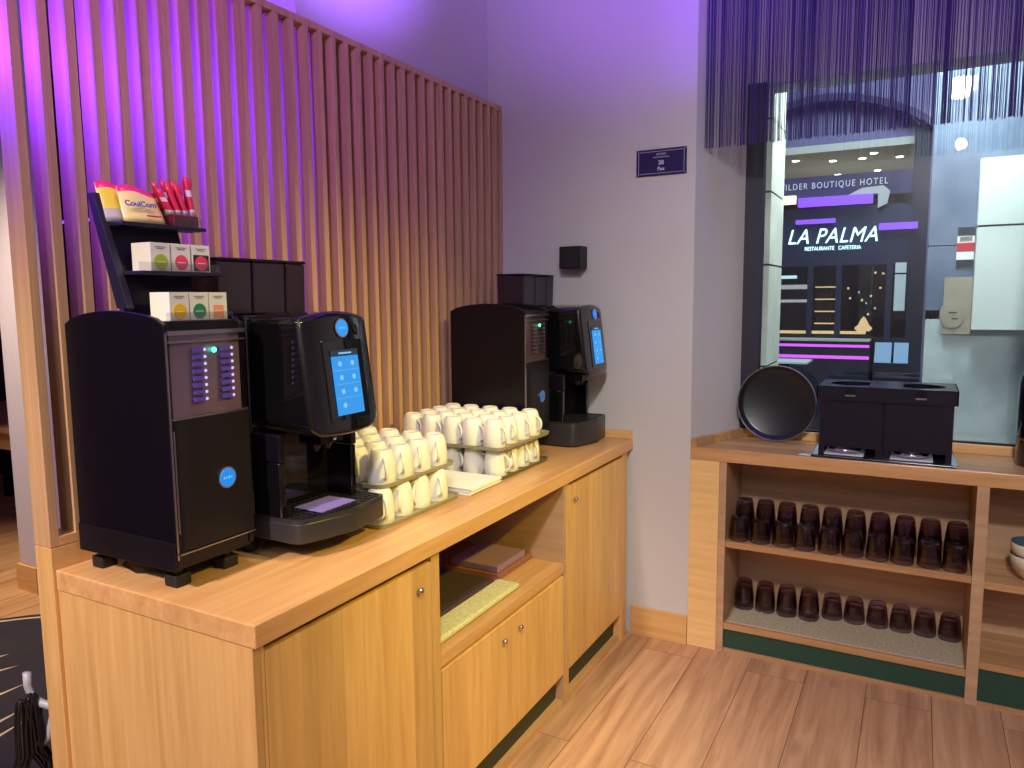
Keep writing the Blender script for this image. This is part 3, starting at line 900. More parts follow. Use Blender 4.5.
stack(xs1, ys1, ZU, 'near upper tray', 'mugs on the near upper tray', -.72, .15)
xs2 = [-.192, -.279, -.366, -.453, -.540]; ys2 = [1.262, 1.35, 1.438, 1.526]
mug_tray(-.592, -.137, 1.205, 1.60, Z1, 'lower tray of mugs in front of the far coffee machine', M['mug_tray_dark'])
stack(xs2, ys2, Z1, 'far lower tray', 'mugs on the far lower tray', -.3, .5)
mug_tray(-.592, -.132, 1.205, 1.605, ZU, 'upper tray of mugs in front of the far coffee machine', M['mug_tray'])
stack(xs2, ys2, ZU, 'far upper tray', 'mugs on the far upper tray', -.42, .12)
# paper napkins between the trays
t = thing('napkin_pile', 'low pile of white paper napkins between the two mug stacks', 'napkins', (-.26, 1.08, H))
nb = MB()
for k in range(5):
    dx, dy = random.uniform(-.004, .004), random.uniform(-.004, .004)
    nb.box(-.375 + dx, -.128 + dx, .998 + dy, 1.190 + dy, Z1 + .0045 * k, Z1 + .0045 * k + .0042)
nb.build('sheets', M['paper'], t, bevel=.001)

# ------------------------------------------------------------------ sideboard under the window
XR = 2.42
t = thing('worktop', 'beech worktop of the open sideboard under the window', 'worktop', (1.3, 2.33, HS - .05))
tp = MB().prism([(.2575, L - .004), (XR, L - .004), (XR, 2.522), (.398, 2.522)], HS - .054, HS).build('top_board', M['beech_side_top'], t, bevel=.0025)
MB().prism([(.2575, L), (.282, L), (.415, 2.50), (.390, 2.50)], HS, HS + .037).build('upstand', M['beech_side_top'], t, bevel=.002)
MB().prism([(.392, 2.502), (XR, 2.502), (XR, 2.522), (.399, 2.522)], HS, HS + .038).build('upstand', M['beech_x'], t, bevel=.002)
t = thing('sideboard', 'beech open-shelved sideboard under the window', 'sideboard', (1.3, 2.33, 0))
ZC = HS - .055
box(.258, .382, L - .002, L + .02, 0, ZC).build('front_panel', M['beech_panel'], t, bevel=.001)
box(.383, .412, L - .002, 2.50, 0, ZC).build('side_panel', M['beech_inside'], t, bevel=.001)
box(1.306, 1.345, L - .002, 2.47, 0, ZC).build('divider', M['beech_inside'], t, bevel=.001)
box(.412, XR, 2.472, 2.49, .10, ZC).build('back_panel', M['beech_inside'], t)
box(.4125, 1.3055, L + .002, 2.471, .465, .492).build('shelf', M['beech_side_top'], t, bevel=.001)
box(1.3455, XR, L + .002, 2.471, .452, .479).build('shelf', M['beech_side_top'], t, bevel=.001)
box(.4125, 1.3055, L + .001, 2.471, .103, .130).build('shelf', M['beech_side_top'], t, bevel=.001)
box(1.3455, XR, L + .001, 2.471, .145, .172).build('shelf', M['beech_side_top'], t, bevel=.001)
box(.4125, 1.3055, L + .012, L + .03, .017, .103).box(1.3455, XR, L + .012, L + .03, .017, .145).build('kick_panel', M['green'], t)
box(.4125, 1.3055, L + .002, L + .03, 0, .017).box(1.3455, XR, L + .002, L + .03, 0, .017).build('plinth_strip', M['beech_side_top'], t)
o = box(.425, 1.298, L + .018, 2.465, .1303, .1345).build('shelf_liner', M['liner']); tag(o, 'beige woven liner on the bottom shelf of the sideboard', 'liner')

# tumblers, upside down
def tumbler_mesh():
    b_ = MB().lathe([(0, .084), (.026, .0835), (.0315, .079), (.0345, .066), (.0375, .03), (.0385, .016), (.0390, .004), (.0402, .0004), (.0418, .0008), (.0424, .004), (.0420, .016), (.0412, .03), (.0378, .068), (.0342, .090), (.0310, .0985), (.027, .1005), (0, .0990)], (0, 0, 0), 28, M['tumbler'])
    n0 = 28
    for k_, f_ in enumerate(b_.f):
        if sum(b_.v[i_][2] for i_ in f_) / len(f_) < .018: b_.mi[k_] = b_._m(M['tumbler_lip'])
    return b_.build('tumbler', None)
tum = [tumbler_mesh()]
def put_tumbler(x, y, z, label, group):
    if tum[0] is not None:
        o = tum[0]; tum.append(o); tum[0] = None
    else:
        o = tum[1].copy(); COL.objects.link(o)
    o.location = (x, y, z); o.rotation_euler = (0, 0, random.uniform(0, 6))
    tag(o, label, 'glass', group)
zs = .4925
for i in range(10):
    x_ = .458 + i * .0884
    put_tumbler(x_ + random.uniform(-.003, .003), 2.215 + random.uniform(-.004, .004), zs, 'single dark upside-down glass, front row of the upper shelf, %s from the left' % ORD[i], 'glasses on the upper shelf')
    for k in range(3):
        put_tumbler(x_ + .004 + random.uniform(-.0015, .0015), 2.305, zs + .0285 * k, '%s glass of the rear stack on the upper shelf, %s stack from the left' % (('bottom', 'middle', 'topmost')[k], ORD[i]), 'glasses on the upper shelf')
zl = .1348
for i in range(4):
    x_ = .459 + i * .0905
    for k in range(2):
        put_tumbler(x_, 2.362 + .002 * i, zl + .0285 * k, '%s glass of a stacked pair on the liner, %s pair from the left' % (('lower', 'upper')[k], ORD[i]), 'glasses on the bottom shelf')
for i in range(6):
    put_tumbler(.818 + i * .0884, 2.425, zl, 'single dark glass on the liner right of the stacked pairs, %s from the left' % ORD[i], 'glasses on the bottom shelf')

# bowls in the right bay
def bowl(z, label):
    b_ = MB().lathe([(0, .004), (.036, .004), (.038, 0), (.043, 0), (.045, .006), (.062, .022), (.070, .034), (.0735, .036), (.078, .052), (.0815, .054), (.084, .075), (.0865, .092), (.085, .094)], (0, 0, 0), 40, M['bowl'])
    b_.lathe([(.085, .094), (.081, .091), (.074, .045), (.058, .024), (.03, .012), (0, .010)], (0, 0, 0), 40, M['bowl_in'])
    o = b_.build('bowl', None); o.location = (1.512, 2.262, z); return tag(o, label, 'bowl', 'stacked bowls')
bowl(.4795, 'cream ribbed bowl under another, on the right shelf of the sideboard')
bowl(.5245, 'cream ribbed bowl with blue inside, topmost on the right shelf')

# round serving tray against the window
t = thing('serving_tray', 'round black serving tray leaning against the window', 'tray', (.556, 2.46, HS))
R_ = .165
dish = [(0, .003), (.138, .003), (.150, .008), (.160, .020), (R_, .022), (R_, .019), (.162, .016), (.153, .002), (.140, -.002), (0, -.002)]
tilt = math.radians(7)
mtx = Matrix.Translation((.556, 2.463, HS + R_ * math.cos(tilt) + .0015)) @ Matrix.Rotation(math.radians(0), 4, 'Z') @ Matrix.Rotation(PI / 2 - tilt, 4, 'X')
MB().lathe(dish, (0, 0, 0), 56).xf(mtx).build('dish', M['serving'], t)
rg = [(R_ * math.cos(2 * PI * i / 56), R_ * math.sin(2 * PI * i / 56), .0215) for i in range(56)]
MB().tube(rg, .0026, 8, closed=True).xf(mtx).build('rim', M['serving_rim'], t, label='worn pale metal rim')

# twin-hole waste station
t = thing('waste_station', 'black twin-hole waste box standing on the sideboard top', 'waste box', (.99, 2.33, HS))
box(.738, 1.237, 2.168, 2.49, HS + .0005, HS + .008).build('base_plate', M['station'], t, bevel=.0015)
for i, (a, b_) in enumerate(((.762, .986), (.996, 1.222))):
    bn = MB().prism([(a, .8945), (a + .02, .8945), (a + .02, .934), (b_ - .02, .934), (b_ - .02, .8945), (b_, .8945), (b_, 1.112), (a, 1.112)], 2.208, 2.212, 'Y')
    bn.box(a, a + .004, 2.2122, 2.475, .8945, 1.112).box(b_ - .004, b_, 2.2122, 2.475, .8945, 1.112).box(a + .0042, b_ - .0042, 2.471, 2.475, .8945, 1.112)
    bn_ = bn.build('bin', M['station'], t)
    # pull-out pan with a bright scoop
    MB().box(a + .022, b_ - .06, 2.196, 2.36, .897, .901).box(a + .022, b_ - .06, 2.190, 2.196, .897, .903).build('pan', M['pan'], bn_, label='bright steel pan in the slot')
    MB().lathe([(0, 0), (.055, .002), (.060, .012), (.062, .012), (.058, -.002), (0, -.003)], ((a + b_) / 2 - .02, 2.265, .907), 32).build('scoop', M['chrome'], bn_)
    MB().box(a + .02, b_ - .02, 2.2125, 2.216, .926, .934).build('flap', M['station'], bn_)
box(.9865, .9955, 2.235, 2.475, .8945, 1.112).build('partition', M['station'], t)
# lid with two round holes
def lid():
    bm = MB(); x0, x1, y0, y1, z0, z1 = .748, 1.234, 2.198, 2.482, 1.113, 1.168
    nseg = 32; xm = (x0 + x1) / 2
    v, fs = [], []
    for (a, b_) in ((x0, xm), (xm, x1)):
        cx, cy, rx, ry = (a + b_) / 2, 2.335, .082, .082
        o = len(v); outer, inner, low = [], [], []
        for i in range(nseg):
            th = 2 * PI * i / nseg + PI / nseg; c_, s_ = math.cos(th), math.sin(th)
            hx, hy = (b_ - a) / 2, (y1 - y0) / 2; k = min(hx / abs(c_) if abs(c_) > 1e-6 else 9, hy / abs(s_) if abs(s_) > 1e-6 else 9)
            v.append(((a + b_) / 2 + c_ * k, (y0 + y1) / 2 + s_ * k, z1))
        for i in range(nseg):
            th = 2 * PI * i / nseg + PI / nseg
            v.append((cx + rx * math.cos(th), cy + ry * math.sin(th), z1))
        for i in range(nseg):
            th = 2 * PI * i / nseg + PI / nseg
            v.append((cx + rx * math.cos(th), cy + ry * math.sin(th), z1 - .03))
        for i in range(nseg):
            j = (i + 1) % nseg
            fs.append((o + i, o + j, o + nseg + j, o + nseg + i)); fs.append((o + nseg + i, o + nseg + j, o + 2 * nseg + j, o + 2 * nseg + i))
    bm.add(v, fs)
    # corner fills are covered by the skirt edge
    for (a, b_) in ((x0, xm), (xm, x1)): pass
    bm.box(x0, x1, y0, y0 + .004, z0, z1).box(x0, x1, y1 - .004, y1, z0, z1).box(x0, x0 + .004, y0, y1, z0, z1).box(x1 - .004, x1, y0, y1, z0, z1)
    bm.box(xm - .06, xm + .06, y0, y1, z1 - .002, z1 - .0002)
    for cx, sx in ((x0, 1), (x1, -1)):
        bm.box(min(cx, cx + sx * .05), max(cx, cx + sx * .05), y0, y0 + .06, z1 - .002, z1 - .0002).box(min(cx, cx + sx * .05), max(cx, cx + sx * .05), y1 - .06, y1, z1 - .002, z1 - .0002)
    return bm
ld = lid().build('lid', M['station'], t)
for a, b_ in ((.748, .991), (.991, 1.234)):
    c_ = (a + b_) / 2
    MB().box(c_ - .018, c_ + .018, 2.1955, 2.198, 1.140, 1.1685).build('notch', M['gloss'], ld)
    MB().box(c_ - .018, c_ + .018, 2.1955, 2.1975, 1.131, 1.137).build('tag_plate', M['steel'], ld)
for xx, s_ in ((.762, -1), (1.222, 1)):
    MB().prism([(xx, HS + .008), (xx + s_ * .022, HS + .008), (xx, HS + .052)] if s_ > 0 else [(xx, HS + .008), (xx, HS + .052), (xx + s_ * .022, HS + .008)], 2.190, 2.204, 'Y').build('gusset', M['gusset_sheen'], t, label='metal corner gusset, reflected window blue in its colour')
o = MB().prism([(.69, 2.19), (.735, 2.175), (.732, 2.205), (.70, 2.21)], HS + .0005, HS + .0015).build('paper_scrap', M['paper']); tag(o, 'scrap of white paper beside the waste box', 'paper')

# tall black flask cut by the right edge
t = thing('vacuum_flask', 'tall black flask on the sideboard at the far right', 'flask', (1.528, 2.36, HS))
MB().lathe([(0, .0005), (.092, .0005), (.096, .006), (.096, .30), (.090, .335), (.07, .36), (.062, .37), (0, .37)], (1.528, 2.36, HS), 40).build('body', M['gloss'], t)
MB().lathe([(.062, .3705), (.064, .375), (.064, .42), (.056, .432), (0, .434)], (1.528, 2.36, HS), 32).build('cap', M['black'], t)
MB().lathe([(.0965, .10), (.0975, .102), (.0975, .108), (.0965, .11)], (1.528, 2.36, HS), 40).build('band', M['steel'], t)

# ------------------------------------------------------------------ on the grey wall
t = thing('capacity_plaque', 'navy capacity plaque screwed to the grey wall', 'sign', (.112, L, 2.085))
box(.0045, .2200, L - .006, L - .0005, 2.030, 2.139).build('plate', M['plaque'], t)
ln = MB(); a0, a1, b0, b1 = .014, .2105, 2.039, 2.130; yy = (L - .0066, L - .006)
ln.box(a0, a1, *yy, b0, b0 + .0014).box(a0, a1, *yy, b1 - .0014, b1).box(a0, a0 + .0014, *yy, b0, b1).box(a1 - .0014, a1, *yy, b0, b1)
ln.build('border_line', M['plaque_line'], t)
xc = .112
text('lettering', 'AFORO', .0125, (xc, L - .0062, 2.1165), (1, 0, 0), (0, 0, 1), M['plaque_line'], t)
text('lettering', 'MÁXIMO PERMITIDO', .0075, (xc, L - .0062, 2.1045), (1, 0, 0), (0, 0, 1), M['plaque_line'], t)
text('lettering', '28', .0235, (xc, L - .0062, 2.082), (1, 0, 0), (0, 0, 1), M['plaque_line'], t, offset=.0006)
text('lettering', 'Pax', .0215, (xc, L - .0062, 2.057), (1, 0, 0), (0, 0, 1), M['plaque_line'], t, offset=.0004)
sc_ = MB()
for a in (.0105, .214):
    for b_ in (2.0355, 2.1335): sc_.disc((a, L - .006, b_), .0028, (0, -1, 0), None, 12, .001)
sc_.build('screw', M['steel'], t)
t = thing('wall_speaker', 'small black cube speaker on the grey wall above the far machine', 'speaker', (-.283, L, 1.70))
box(-.322, -.217, L - .085, L - .012, 1.652, 1.748).build('case', M['black_skirt'], t, bevel=.003)
box(-.297, -.242, L - .012, L - .0005, 1.67, 1.73).build('bracket', M['rubber'], t)
box(-.316, -.223, L - .0865, L - .085, 1.658, 1.742).build('grille', M['rubber'], t)

# ------------------------------------------------------------------ hall at the left
rg = MB(); zr = .006
def arc(r, n=40): return [(-1.95 + 1.2 * r * math.cos(2 * PI * i / n), -.28 + 1.55 * r * math.sin(2 * PI * i / n)) for i in range(n)]
rg.prism(arc(1.0), .0005, zr, 'Z', M['rug'])
A, B = arc(.978, 60), arc(.966, 60)
for i in range(60):
    j = (i + 1) % 60
    rg.add([(A[i][0], A[i][1], zr + .0003), (A[j][0], A[j][1], zr + .0003), (B[j][0], B[j][1], zr + .0003), (B[i][0], B[i][1], zr + .0003)], [(0, 1, 2, 3)], M['rug_line'])
for (x0, y0, x1, y1) in ((-2.40, .42, -2.312, .70), (-2.32, .25, -2.165, .665), (-2.0, .0, -1.983, .60), (-1.72, -.05, -1.796, .485), (-1.60, -.1, -1.706, .435), (-2.62, .0, -2.5, .5), (-1.3, -.5, -1.5, .2), (-2.2, -.9, -2.1, -.2)):
    d = Vector((x1 - x0, y1 - y0, 0)).normalized(); s_ = Vector((-d.y, d.x, 0)) * .045
    rg.add([(x0 - s_.x, y0 - s_.y, zr + .0003), (x1, y1, zr + .0003), (x0 + s_.x, y0 + s_.y, zr + .0003)], [(0, 1, 2)], M['rug_line'])
o = rg.build('rug', None); tag(o, 'dark navy rug with pale curved lines on the hall floor', 'rug')

t = thing('cable_hook', 'white hook bracket on the back of the slat screen base', 'hook', (-.74, .03, .60))
MB().tube([(-.7165, .01, .54), (-.76, .005, .54), (-.782, -.005, .555), (-.785, -.012, .59), (-.784, -.012, .622)], .010, 10).build('arm', M['white_plastic'], t)
MB().tube([(-.7165, .035, .62), (-.735, .035, .56), (-.755, .03, .50), (-.77, .018, .445), (-.775, .004, .43), (-.775, -.004, .445)], .012, 10).build('loop', M['white_plastic'], t)
cb = MB()
for k in range(16):
    r1 = random.uniform(.0, .02); dz = random.uniform(-.10, .02); y_ = -.022 + random.uniform(-.022, .018)
    pts = []
    for i in range(24):
        a = 2 * PI * i / 24; c_, s_ = math.cos(a), math.sin(a)
        pts.append((-.768 + random.uniform(-.001, .001) + .008 * math.sin(k * 2.1), y_ + (.022 + r1) * c_ * (1.25 if s_ < 0 else .45), .425 + (dz if s_ < 0 else 0) * abs(s_) + .145 * s_))
    cb.tube(pts, .0032, 6, closed=True)
o = cb.build('cable_bundle', M['cable']); tag(o, 'coiled bundle of black cables hanging from the white hook', 'cables')

t = thing('hall_table', 'wooden table in the dark hall beyond the pale pillar', 'table', (-4.4, 1.9, 0))
box(-5.3, -3.6, 1.55, 2.3, .71, .745).build('tabletop', M['beech_top'], t, bevel=.004)
box(-5.25, -3.65, 1.58, 2.27, .60, .71).build('apron', M['beech_x'], t)
for a in (-5.2, -3.7):
    for b_ in (1.62, 2.22): box(a - .03, a + .03, b_ - .03, b_ + .03, 0, .60).build('leg', M['black'], t)
o = box(-5.9, -1.2, 2.58, 2.6, 2.14, 2.16).build('led_strip', M['violet_glow']); tag(o, 'thin violet light strip on the hall wall behind the slats', 'light')

# ------------------------------------------------------------------ outside the window
struct('pavement', box(-3, 5, 2.72, 11, -.15, -.02), M['pave'])
# stone lined reveal left of the window
rv = MB()
for a, b_ in ((.0, 1.185), (1.195, 1.665), (1.675, 2.0), (2.01, 2.33), (2.34, 3.4)):
    rv.box(.30, .462, 2.72, 3.08, a, b_, M['limestone'])
rv.box(.30, .455, 2.722, 3.075, 0, 3.4, M['joint'])
struct('wall_outside_reveal', rv, None, 'pale stone lining beside the window outside')
# grey pier at the right and white cladding in front of it
pr = MB().box(1.12, 1.75, 3.42, 3.9, .0, 1.44, M['grey_stone2']).box(1.115, 1.75, 3.415, 3.9, 1.445, 1.765, M['grey_stone']).box(1.115, 1.75, 3.415, 3.9, 1.77, 3.4, M['grey_stone']).box(1.12, 1.74, 3.42, 3.89, 1.4, 1.8, M['joint'])
struct('wall_pier', pr, None, 'grey blue stone pier outside the window')
cl = MB().box(1.318, 1.54, 3.33, 3.414, 1.352, 1.845, M['white_clad']).box(1.318, 1.54, 3.33, 3.414, 1.855, 2.17, M['white_clad']).box(1.325, 1.535, 3.34, 3.41, 1.36, 2.16, M['joint'])
o = cl.build('cladding_panel', None); tag(o, 'bright white cladding panel fixed to the pier outside the window', 'panel')
t = thing('wall_notice', 'small red and black notice on the pier outside the window', 'notice', (1.277, 3.41, 1.755))
nt_ = MB().box(1.240, 1.314, 3.4085, 3.4145, 1.66, 1.855, M['paper']).box(1.240, 1.314, 3.4075, 3.4085, 1.812, 1.855, M['ink']).box(1.240, 1.314, 3.4075, 3.4085, 1.735, 1.778, M['red']).box(1.240, 1.314, 3.4075, 3.4085, 1.66, 1.695, M['ink'])
for k in range(4): nt_.box(1.25, 1.304, 3.4072, 3.4085, 1.786 + .006 * k, 1.788 + .006 * k, M['ink'])
nt_.build('sheet', None, t)
o = MB().box(1.195, 1.317, 3.40, 3.4145, 1.325, 1.61, M['tan_poster']).prism([(1.235 + .055 * math.cos(2 * PI * i / 20), 1.425 + .07 * math.sin(2 * PI * i / 20)) for i in range(20)], 3.396, 3.4, 'Y', M['tan_poster']).box(1.22, 1.255, 3.3945, 3.396, 1.43, 1.436, M['ink']).box(1.235, 1.262, 3.3945, 3.396, 1.40, 1.405, M['ink']).build('menu_case', None)
tag(o, 'tan menu case on the pier beside the white cladding panel', 'menu case')

# restaurant across the passage
FY = 7.0
n = 24; ax0, ax1, sp_, cr_ = -.75, 1.12, 3.03, 3.37
archp = [(ax0 + (ax1 - ax0) * i / n, sp_ + (cr_ - sp_) * math.sin(PI * i / n) ** .8) for i in range(n + 1)]
fc = MB()
for i in range(n):
    (xa, za), (xb, zb_) = archp[i], archp[i + 1]
    fc.hexa([(xa, FY, za), (xb, FY, zb_), (xb, FY + .3, zb_), (xa, FY + .3, za), (xa, FY, 4.6), (xb, FY, 4.6), (xb, FY + .3, 4.6), (xa, FY + .3, 4.6)], M['facade'])
fc.box(-3, ax0, FY, FY + .3, 0, 4.6, M['facade']).box(ax1, 5, FY, FY + .3, 0, 4.6, M['facade'])
fc.box(.98, ax1, FY + .02, FY + .3, 0, sp_, M['shop_dark'])
for i in range(n):
    (xa, za), (xb, zb_) = archp[i], archp[i + 1]
    fc.hexa([(xa, FY - .05, za), (xb, FY - .05, zb_), (xb, FY, zb_), (xa, FY, za), (xa, FY - .05, za + .07), (xb, FY - .05, zb_ + .07), (xb, FY, zb_ + .07), (xa, FY, za + .07)], M['arch'])
struct('wall_facade', fc, None, 'arched facade across the passage')
struct('wall_soffit', box(ax0, ax1, FY + .12, 9.9, 2.93, 3.0), M['soffit'])
struct('wall_lunette', box(ax0 + .01, ax1 - .01, FY + .12, FY + .2, 3.0, 3.6), M['facade'])
struct('wall_shop_back', box(-3, 5, 9.9, 10, 0, 4.6), M['shop_dark'])
struct('floor_shop', box(-3, 5, 7.0, 9.9, -.02, .0), M['shop_dark'])
for i, (x_, y_) in enumerate(((-.12, 7.5), (.22, 7.7), (.50, 7.7), (.62, 7.45), (.18, 8.7), (.60, 8.6), (.84, 7.8))):
    o = MB().lathe([(0, 2.925), (.032, 2.925), (.036, 2.93)], (x_, y_, 0), 16).build('ceiling_spot', M['spot'])
    tag(o, 'small bright spot lamp in the ceiling above the restaurant', 'lamp', 'spots above the restaurant')
t = thing('hotel_fascia', 'dark fascia board with pale hotel lettering above the restaurant sign', 'sign', (.2, FY + .1, 2.5))
box(-.75, .98, FY + .06, FY + .12, 2.48, 2.69).build('board', M['arch'], t)
text('lettering', 'WILDER BOUTIQUE HOTEL', .085, (.275, FY + .055, 2.60), (1, 0, 0), (0, 0, 1), M['letters'], t, extrude=.006, spacing=1.3, sx=.765)
t = thing('restaurant_sign', 'navy fascia with glowing LA PALMA lettering', 'sign', (.2, FY, 2.1))
box(-.75, .98, FY + .0, FY + .10, 1.82, 2.375).build('board', M['navy'], t)
text('lettering', 'LA PALMA', .205, (.305, FY - .03, 2.098), (1, 0, 0), (0, 0, 1), M['sign_glow'], t, extrude=.004, shear=.28, offset=0., sx=.84, spacing=1.05)
text('lettering', 'RESTAURANTE   CAFETERIA', .052, (.318, FY - .02, 1.985), (1, 0, 0), (0, 0, 1), M['sign_glow'], t, extrude=.006, sx=.78)
def lamp(name, a, label, cat, mat, group=None):
    o = box(*a).build(name, M[mat], bevel=.004); return tag(o, label, cat, group)
lamp('glow_bar', (.0, .66, FY - .12, FY - .06, 2.385, 2.47), 'broad violet reflection bar above the glowing sign', 'light', 'violet_glow', 'violet reflection bars')  # violet bars here are added as the room's strip mirrored in the pane
lamp('glow_bar', (-.02, .34, FY - .08, FY - .04, 2.225, 2.265), 'narrow violet reflection bar just above the first word of the glowing sign', 'light', 'violet_glow', 'violet reflection bars')
lamp('glow_bar', (.72, 1.04, FY - .08, FY - .04, 2.135, 2.195), 'short violet reflection bar to the right of the glowing sign', 'light', 'violet_glow', 'violet reflection bars')
lamp('glow_bar', (-.30, -.02, FY - .12, FY - .06, 2.42, 2.50), 'short cream reflection bar beside the stone lining above the sign', 'light', 'cream_glow')  # emissive bar standing in for pale room light mirrored in the pane
lamp('glow_bar', (-.30, .0, FY - .03, FY + .0, 1.70, 1.73), 'short cool light bar below the glowing sign', 'light', 'cyan_lamp')
o = MB().prism([(.44, 2.475), (.56, 2.535), (.74, 2.545), (.80, 2.49), (.78, 2.38), (.70, 2.34), (.70, 2.475), (.50, 2.478)], FY - .06, FY - .01, 'Y').build('ceiling_reflection', M['soffit'])  # solid shape standing in for the ceiling's reflection in the pane
tag(o, 'pale curved ceiling reflection above the broad violet bar', 'reflection')
# shop window, shelves and bar inside
sw = MB().box(-.75, .98, FY + .04, FY + .05, .0, 1.82)
struct('window_2', sw, M['shop_glass'], 'dark glass shopfront of the restaurant')
mu = MB()
for x_ in (.10, .36, .80): mu.box(x_, x_ + .05, FY + .0, FY + .06, 0, 1.82)
struct('trim_1', mu, M['navy'])
t = thing('bottle_shelf', 'lit bar shelf with amber bottles behind the shop glass', 'shelf', (.23, FY + .5, 0))
sh = MB()
for k in range(4): sh.box(.12, .35, FY + .42, FY + .58, 1.24 + .125 * k, 1.25 + .125 * k)
sh.box(.12, .35, FY + .57, FY + .58, .4, 1.7).build('case', M['shop_dark'], t)
MB().box(.13, .34, FY + .40, FY + .42, 1.235, 1.248).box(.13, .34, FY + .40, FY + .42, 1.36, 1.372).box(.13, .34, FY + .40, FY + .42, 1.485, 1.497).box(.13, .34, FY + .40, FY + .42, 1.61, 1.622).build('lamp_strip', M['warm_lamp'], t, label='warm lit shelf edges')
for k in range(3):
    for i in range(5):
        b_ = MB().lathe([(0, .0), (.014, .0), (.014, .05), (.006, .065), (.006, .085), (0, .085)], (.15 + .042 * i, FY + .48, 1.2502 + .125 * k), 12).build('bottle', M['bottle'])
        tag(b_, 'amber bottle on the lit bar shelf behind the shop glass', 'bottle', 'bottles on the lit bar shelf')
t = thing('display_shelf', 'cream lit display shelf at left behind the shop glass', 'shelf', (-.1, FY + .5, 0))
MB().box(-.4, .05, FY + .45, FY + .5, 1.60, 1.645).box(-.4, .05, FY + .45, FY + .5, 1.46, 1.49).build('lamp_strip', M['cream_glow'], t)
MB().box(-.4, .05, FY + .5, FY + .7, .3, 1.66).build('case', M['shop_dark'], t)
t = thing('bar_counter', 'dark bar counter with two magenta light lines', 'bar', (.2, FY - .3, 0))
box(-.7, .70, FY - .35, FY - .06, .0, 1.10).build('front', M['shop_dark'], t)
box(-.7, .70, FY - .37, FY - .06, 1.10, 1.115).build('top', M['cream_glow' if False else 'soffit'], t)
MB().box(-.7, .70, FY - .358, FY - .35, 1.045, 1.07).box(-.7, .70, FY - .358, FY - .35, .935, .965).build('light_line', M['magenta_lamp'], t, label='glowing magenta lines')
o = MB().lathe([(0, 0), (.06, .0), (.085, .03), (.05, .06), (.03, .11), (0, .15)], (.60, FY + .35, 1.17), 20).build('table_lamp', M['warm_lamp']); tag(o, 'small orange glowing lamp behind the shop glass', 'lamp')
for i, (x_, z_) in enumerate(((.62, 1.45), (.66, 1.52), (.58, 1.48), (.70, 1.40), (.64, 1.34), (.74, 1.60), (.80, 1.72), (.76, 1.74), (.69, 1.75), (.55, 1.56), (.45, 1.60), (.47, 1.50))):
    o = MB().lathe([(0, -.012), (.008, -.009), (.011, 0), (.008, .009), (0, .012)], (x_, FY + .3, z_), 10).build('fairy_bulb', M['warm_lamp' if i % 3 else 'cream_glow'])
    tag(o, 'tiny glowing bulb behind the dark shop glass', 'light', 'fairy bulbs behind the shop glass')
o = box(-.2, .62, FY + .28, FY + .42, 1.14, 1.165).build('lit_ledge', M['warm_lamp']); tag(o, 'dim orange ledge behind the shop glass', 'ledge')
o = box(.872, .965, FY - .01, FY - .0, 1.38, 1.72).box(.872, .965, FY - .01, FY - .0, 1.735, 1.83).build('poster_panel', M['white_clad']); tag(o, 'pale upright panel at right of the shop glass', 'panel')
t = thing('menu_stand', 'menu stand with two lit sheets in front of the restaurant', 'menu stand', (.9, FY - .45, 0))
MB().prism([(FY - .50, .93), (FY - .40, 1.10), (FY - .39, 1.09), (FY - .49, .92)], .75, .885, 'X').build('sheet', M['menu'], t)
MB().prism([(FY - .50, .93), (FY - .40, 1.10), (FY - .39, 1.09), (FY - .49, .92)], .905, 1.02, 'X').build('sheet', M['menu'], t)
box(.74, 1.03, FY - .40, FY - .36, .0, .93).build('stand', M['navy'], t)
t = thing('passage_table', 'dark table with white top outside the restaurant', 'table', (.2, 5.6, 0))
box(-.05, .32, 5.4, 5.75, .98, .995).build('tabletop', M['white_clad'], t)
MB().lathe([(0.16, -.02), (.16, 0), (.025, .02), (.025, .98)], (.13, 5.58, 0), 20).build('leg', M['shop_dark'], t)

# ------------------------------------------------------------------ light
def area(name, loc, target, energy, col, sx, sy=None, spread=None):
    l = bpy.data.lights.new(name, 'AREA'); l.energy = energy; l.color = col[:3]
    l.shape = 'RECTANGLE'; l.size = sx; l.size_y = sy or sx
    if spread: l.spread = math.radians(spread)
    o = bpy.data.objects.new(name, l); COL.objects.link(o); o.location = loc
    d = Vector(target) - Vector(loc); o.rotation_euler = d.to_track_quat('-Z', 'Y').to_euler()
    return o
def spot(name, loc, target, energy, col, ang, blend=.4, r=.05):
    l = bpy.data.lights.new(name, 'SPOT'); l.energy = energy; l.color = col[:3]
    l.spot_size = math.radians(ang); l.spot_blend = blend; l.shadow_soft_size = r
    o = bpy.data.objects.new(name, l); COL.objects.link(o); o.location = loc
    d = Vector(target) - Vector(loc); o.rotation_euler = d.to_track_quat('-Z', 'Y').to_euler()
    return o
def bulb(name, loc, energy, col, r=.1):
    l = bpy.data.lights.new(name, 'POINT'); l.energy = energy; l.color = col; l.shadow_soft_size = r
    o = bpy.data.objects.new(name, l); COL.objects.link(o); o.location = loc
    return o
spot('amber_spot', (2.3, .7, 2.9), (-.18, 1.0, .85), 385, (1., .80, .07), 46, 1., .06)
spot('room_spot', (1.3, -1.3, 3.25), (1.3, 2.0, .55), 420, (1., .97, .93), 74, .9, .12)
spot('worktop_spot', (.15, .1, 3.25), (-.1, .5, .6), 60, (1., .86, .74), 70, 1., .08)
bulb('room_fill_bulb', (1.37, -2.7, 3.0), 52, (.96, .96, 1.), .05)
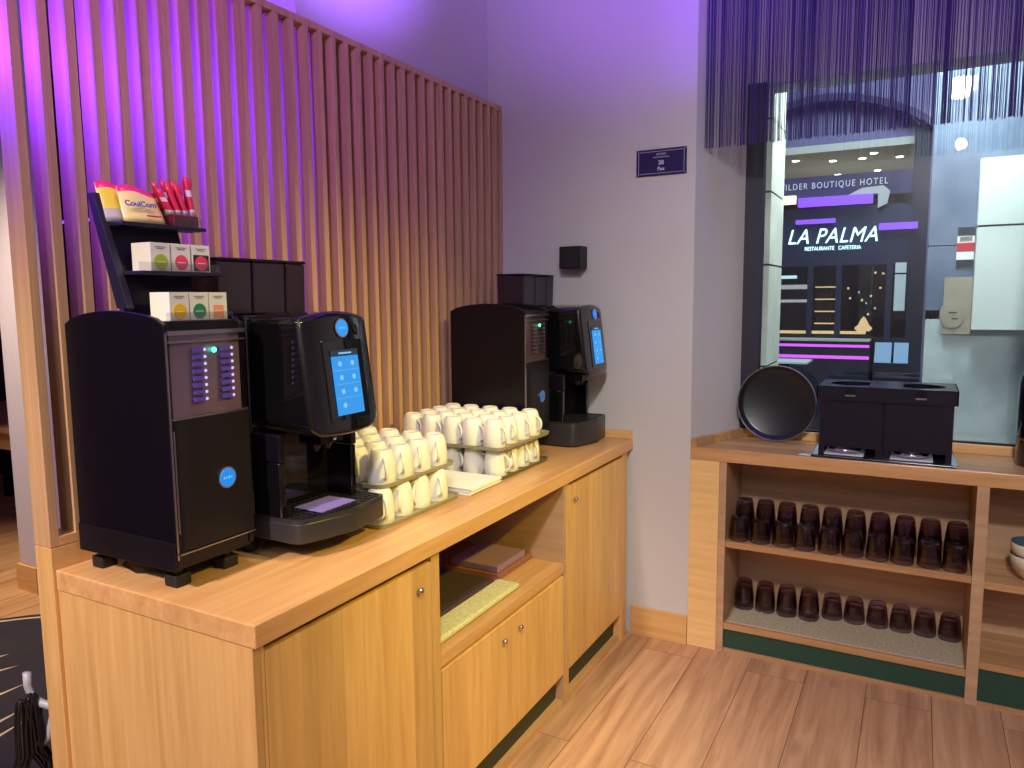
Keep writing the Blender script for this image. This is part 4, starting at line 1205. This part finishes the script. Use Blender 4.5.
bulb('room_fill_bulb', (2.6, -1.4, 2.7), 15, (1., .92, .9), .05)  # unseen fill light, added to lift the ambient level
spot('violet_slat_spot', (.55, -.95, 3.1), (-.66, .35, 2.4), 165, (.42, .08, 1.), 54, 1., .08)
spot('hall_violet', (-1.9, -.75, 2.45), (-.68, .5, 2.25), 230, (.20, .03, 1.), 62, .8, .1)
spot('violet_wall_wash', (.7, .4, 2.45), (-.02, 2.16, 3.15), 150, (.36, .14, 1.), 56, 1., .1)
spot('violet_corner_wash', (.5, .5, 2.5), (-.72, 1.15, 2.95), 480, (.30, .11, 1.), 44, 1., .1)
spot('peach_front', (-.2, -2.2, 3.1), (-.35, 0, .5), 580, (1., .82, .70), 46, .9, .1)
spot('hall_warm', (-2.6, .3, 3.2), (-2.75, 1.0, 0), 480, (1., .78, .52), 60, .8, .1)
area('violet_curtain_wash', (1.2, 1.9, 3.28), (1.2, 2.35, 2.5), 9, (.17, .04, 1.), 1.8, .15)
area('passage_lamp', (1.2, 5.0, 4.4), (.6, 6.6, 1.5), 130, (.72, .88, 1.), 1.6)
area('outside_fill', (1.0, 2.98, 3.1), (1.35, 3.42, 1.2), 38, (.72, .95, 1.), .7, .3)  # unseen area light added to brighten the pier and white cladding
area('reveal_fill', (1.3, 2.9, 2.95), (.46, 2.9, 1.7), 26, (.9, 1., .85), .4, .2)  # unseen area light added to brighten the stone reveal
area('soffit_lamp', (.2, 8.2, 2.0), (.2, 8.2, 3), 5, (1., .97, .85), 1.2)

w = bpy.data.worlds.new('world'); sc.world = w; w.use_nodes = True
bg = w.node_tree.nodes['Background']; bg.inputs[0].default_value = (.03, .04, .08, 1); bg.inputs[1].default_value = .3
sc.view_settings.view_transform = 'Standard'; sc.view_settings.look = 'None'
sc.view_settings.exposure = 0.; sc.view_settings.gamma = 1.; sc.view_settings.use_curve_mapping = False
sc.cycles.use_denoising = True
sc.cycles.max_bounces = 10; sc.cycles.transparent_max_bounces = 40; sc.cycles.caustics_reflective = False
sc.cycles.sample_clamp_indirect = 6
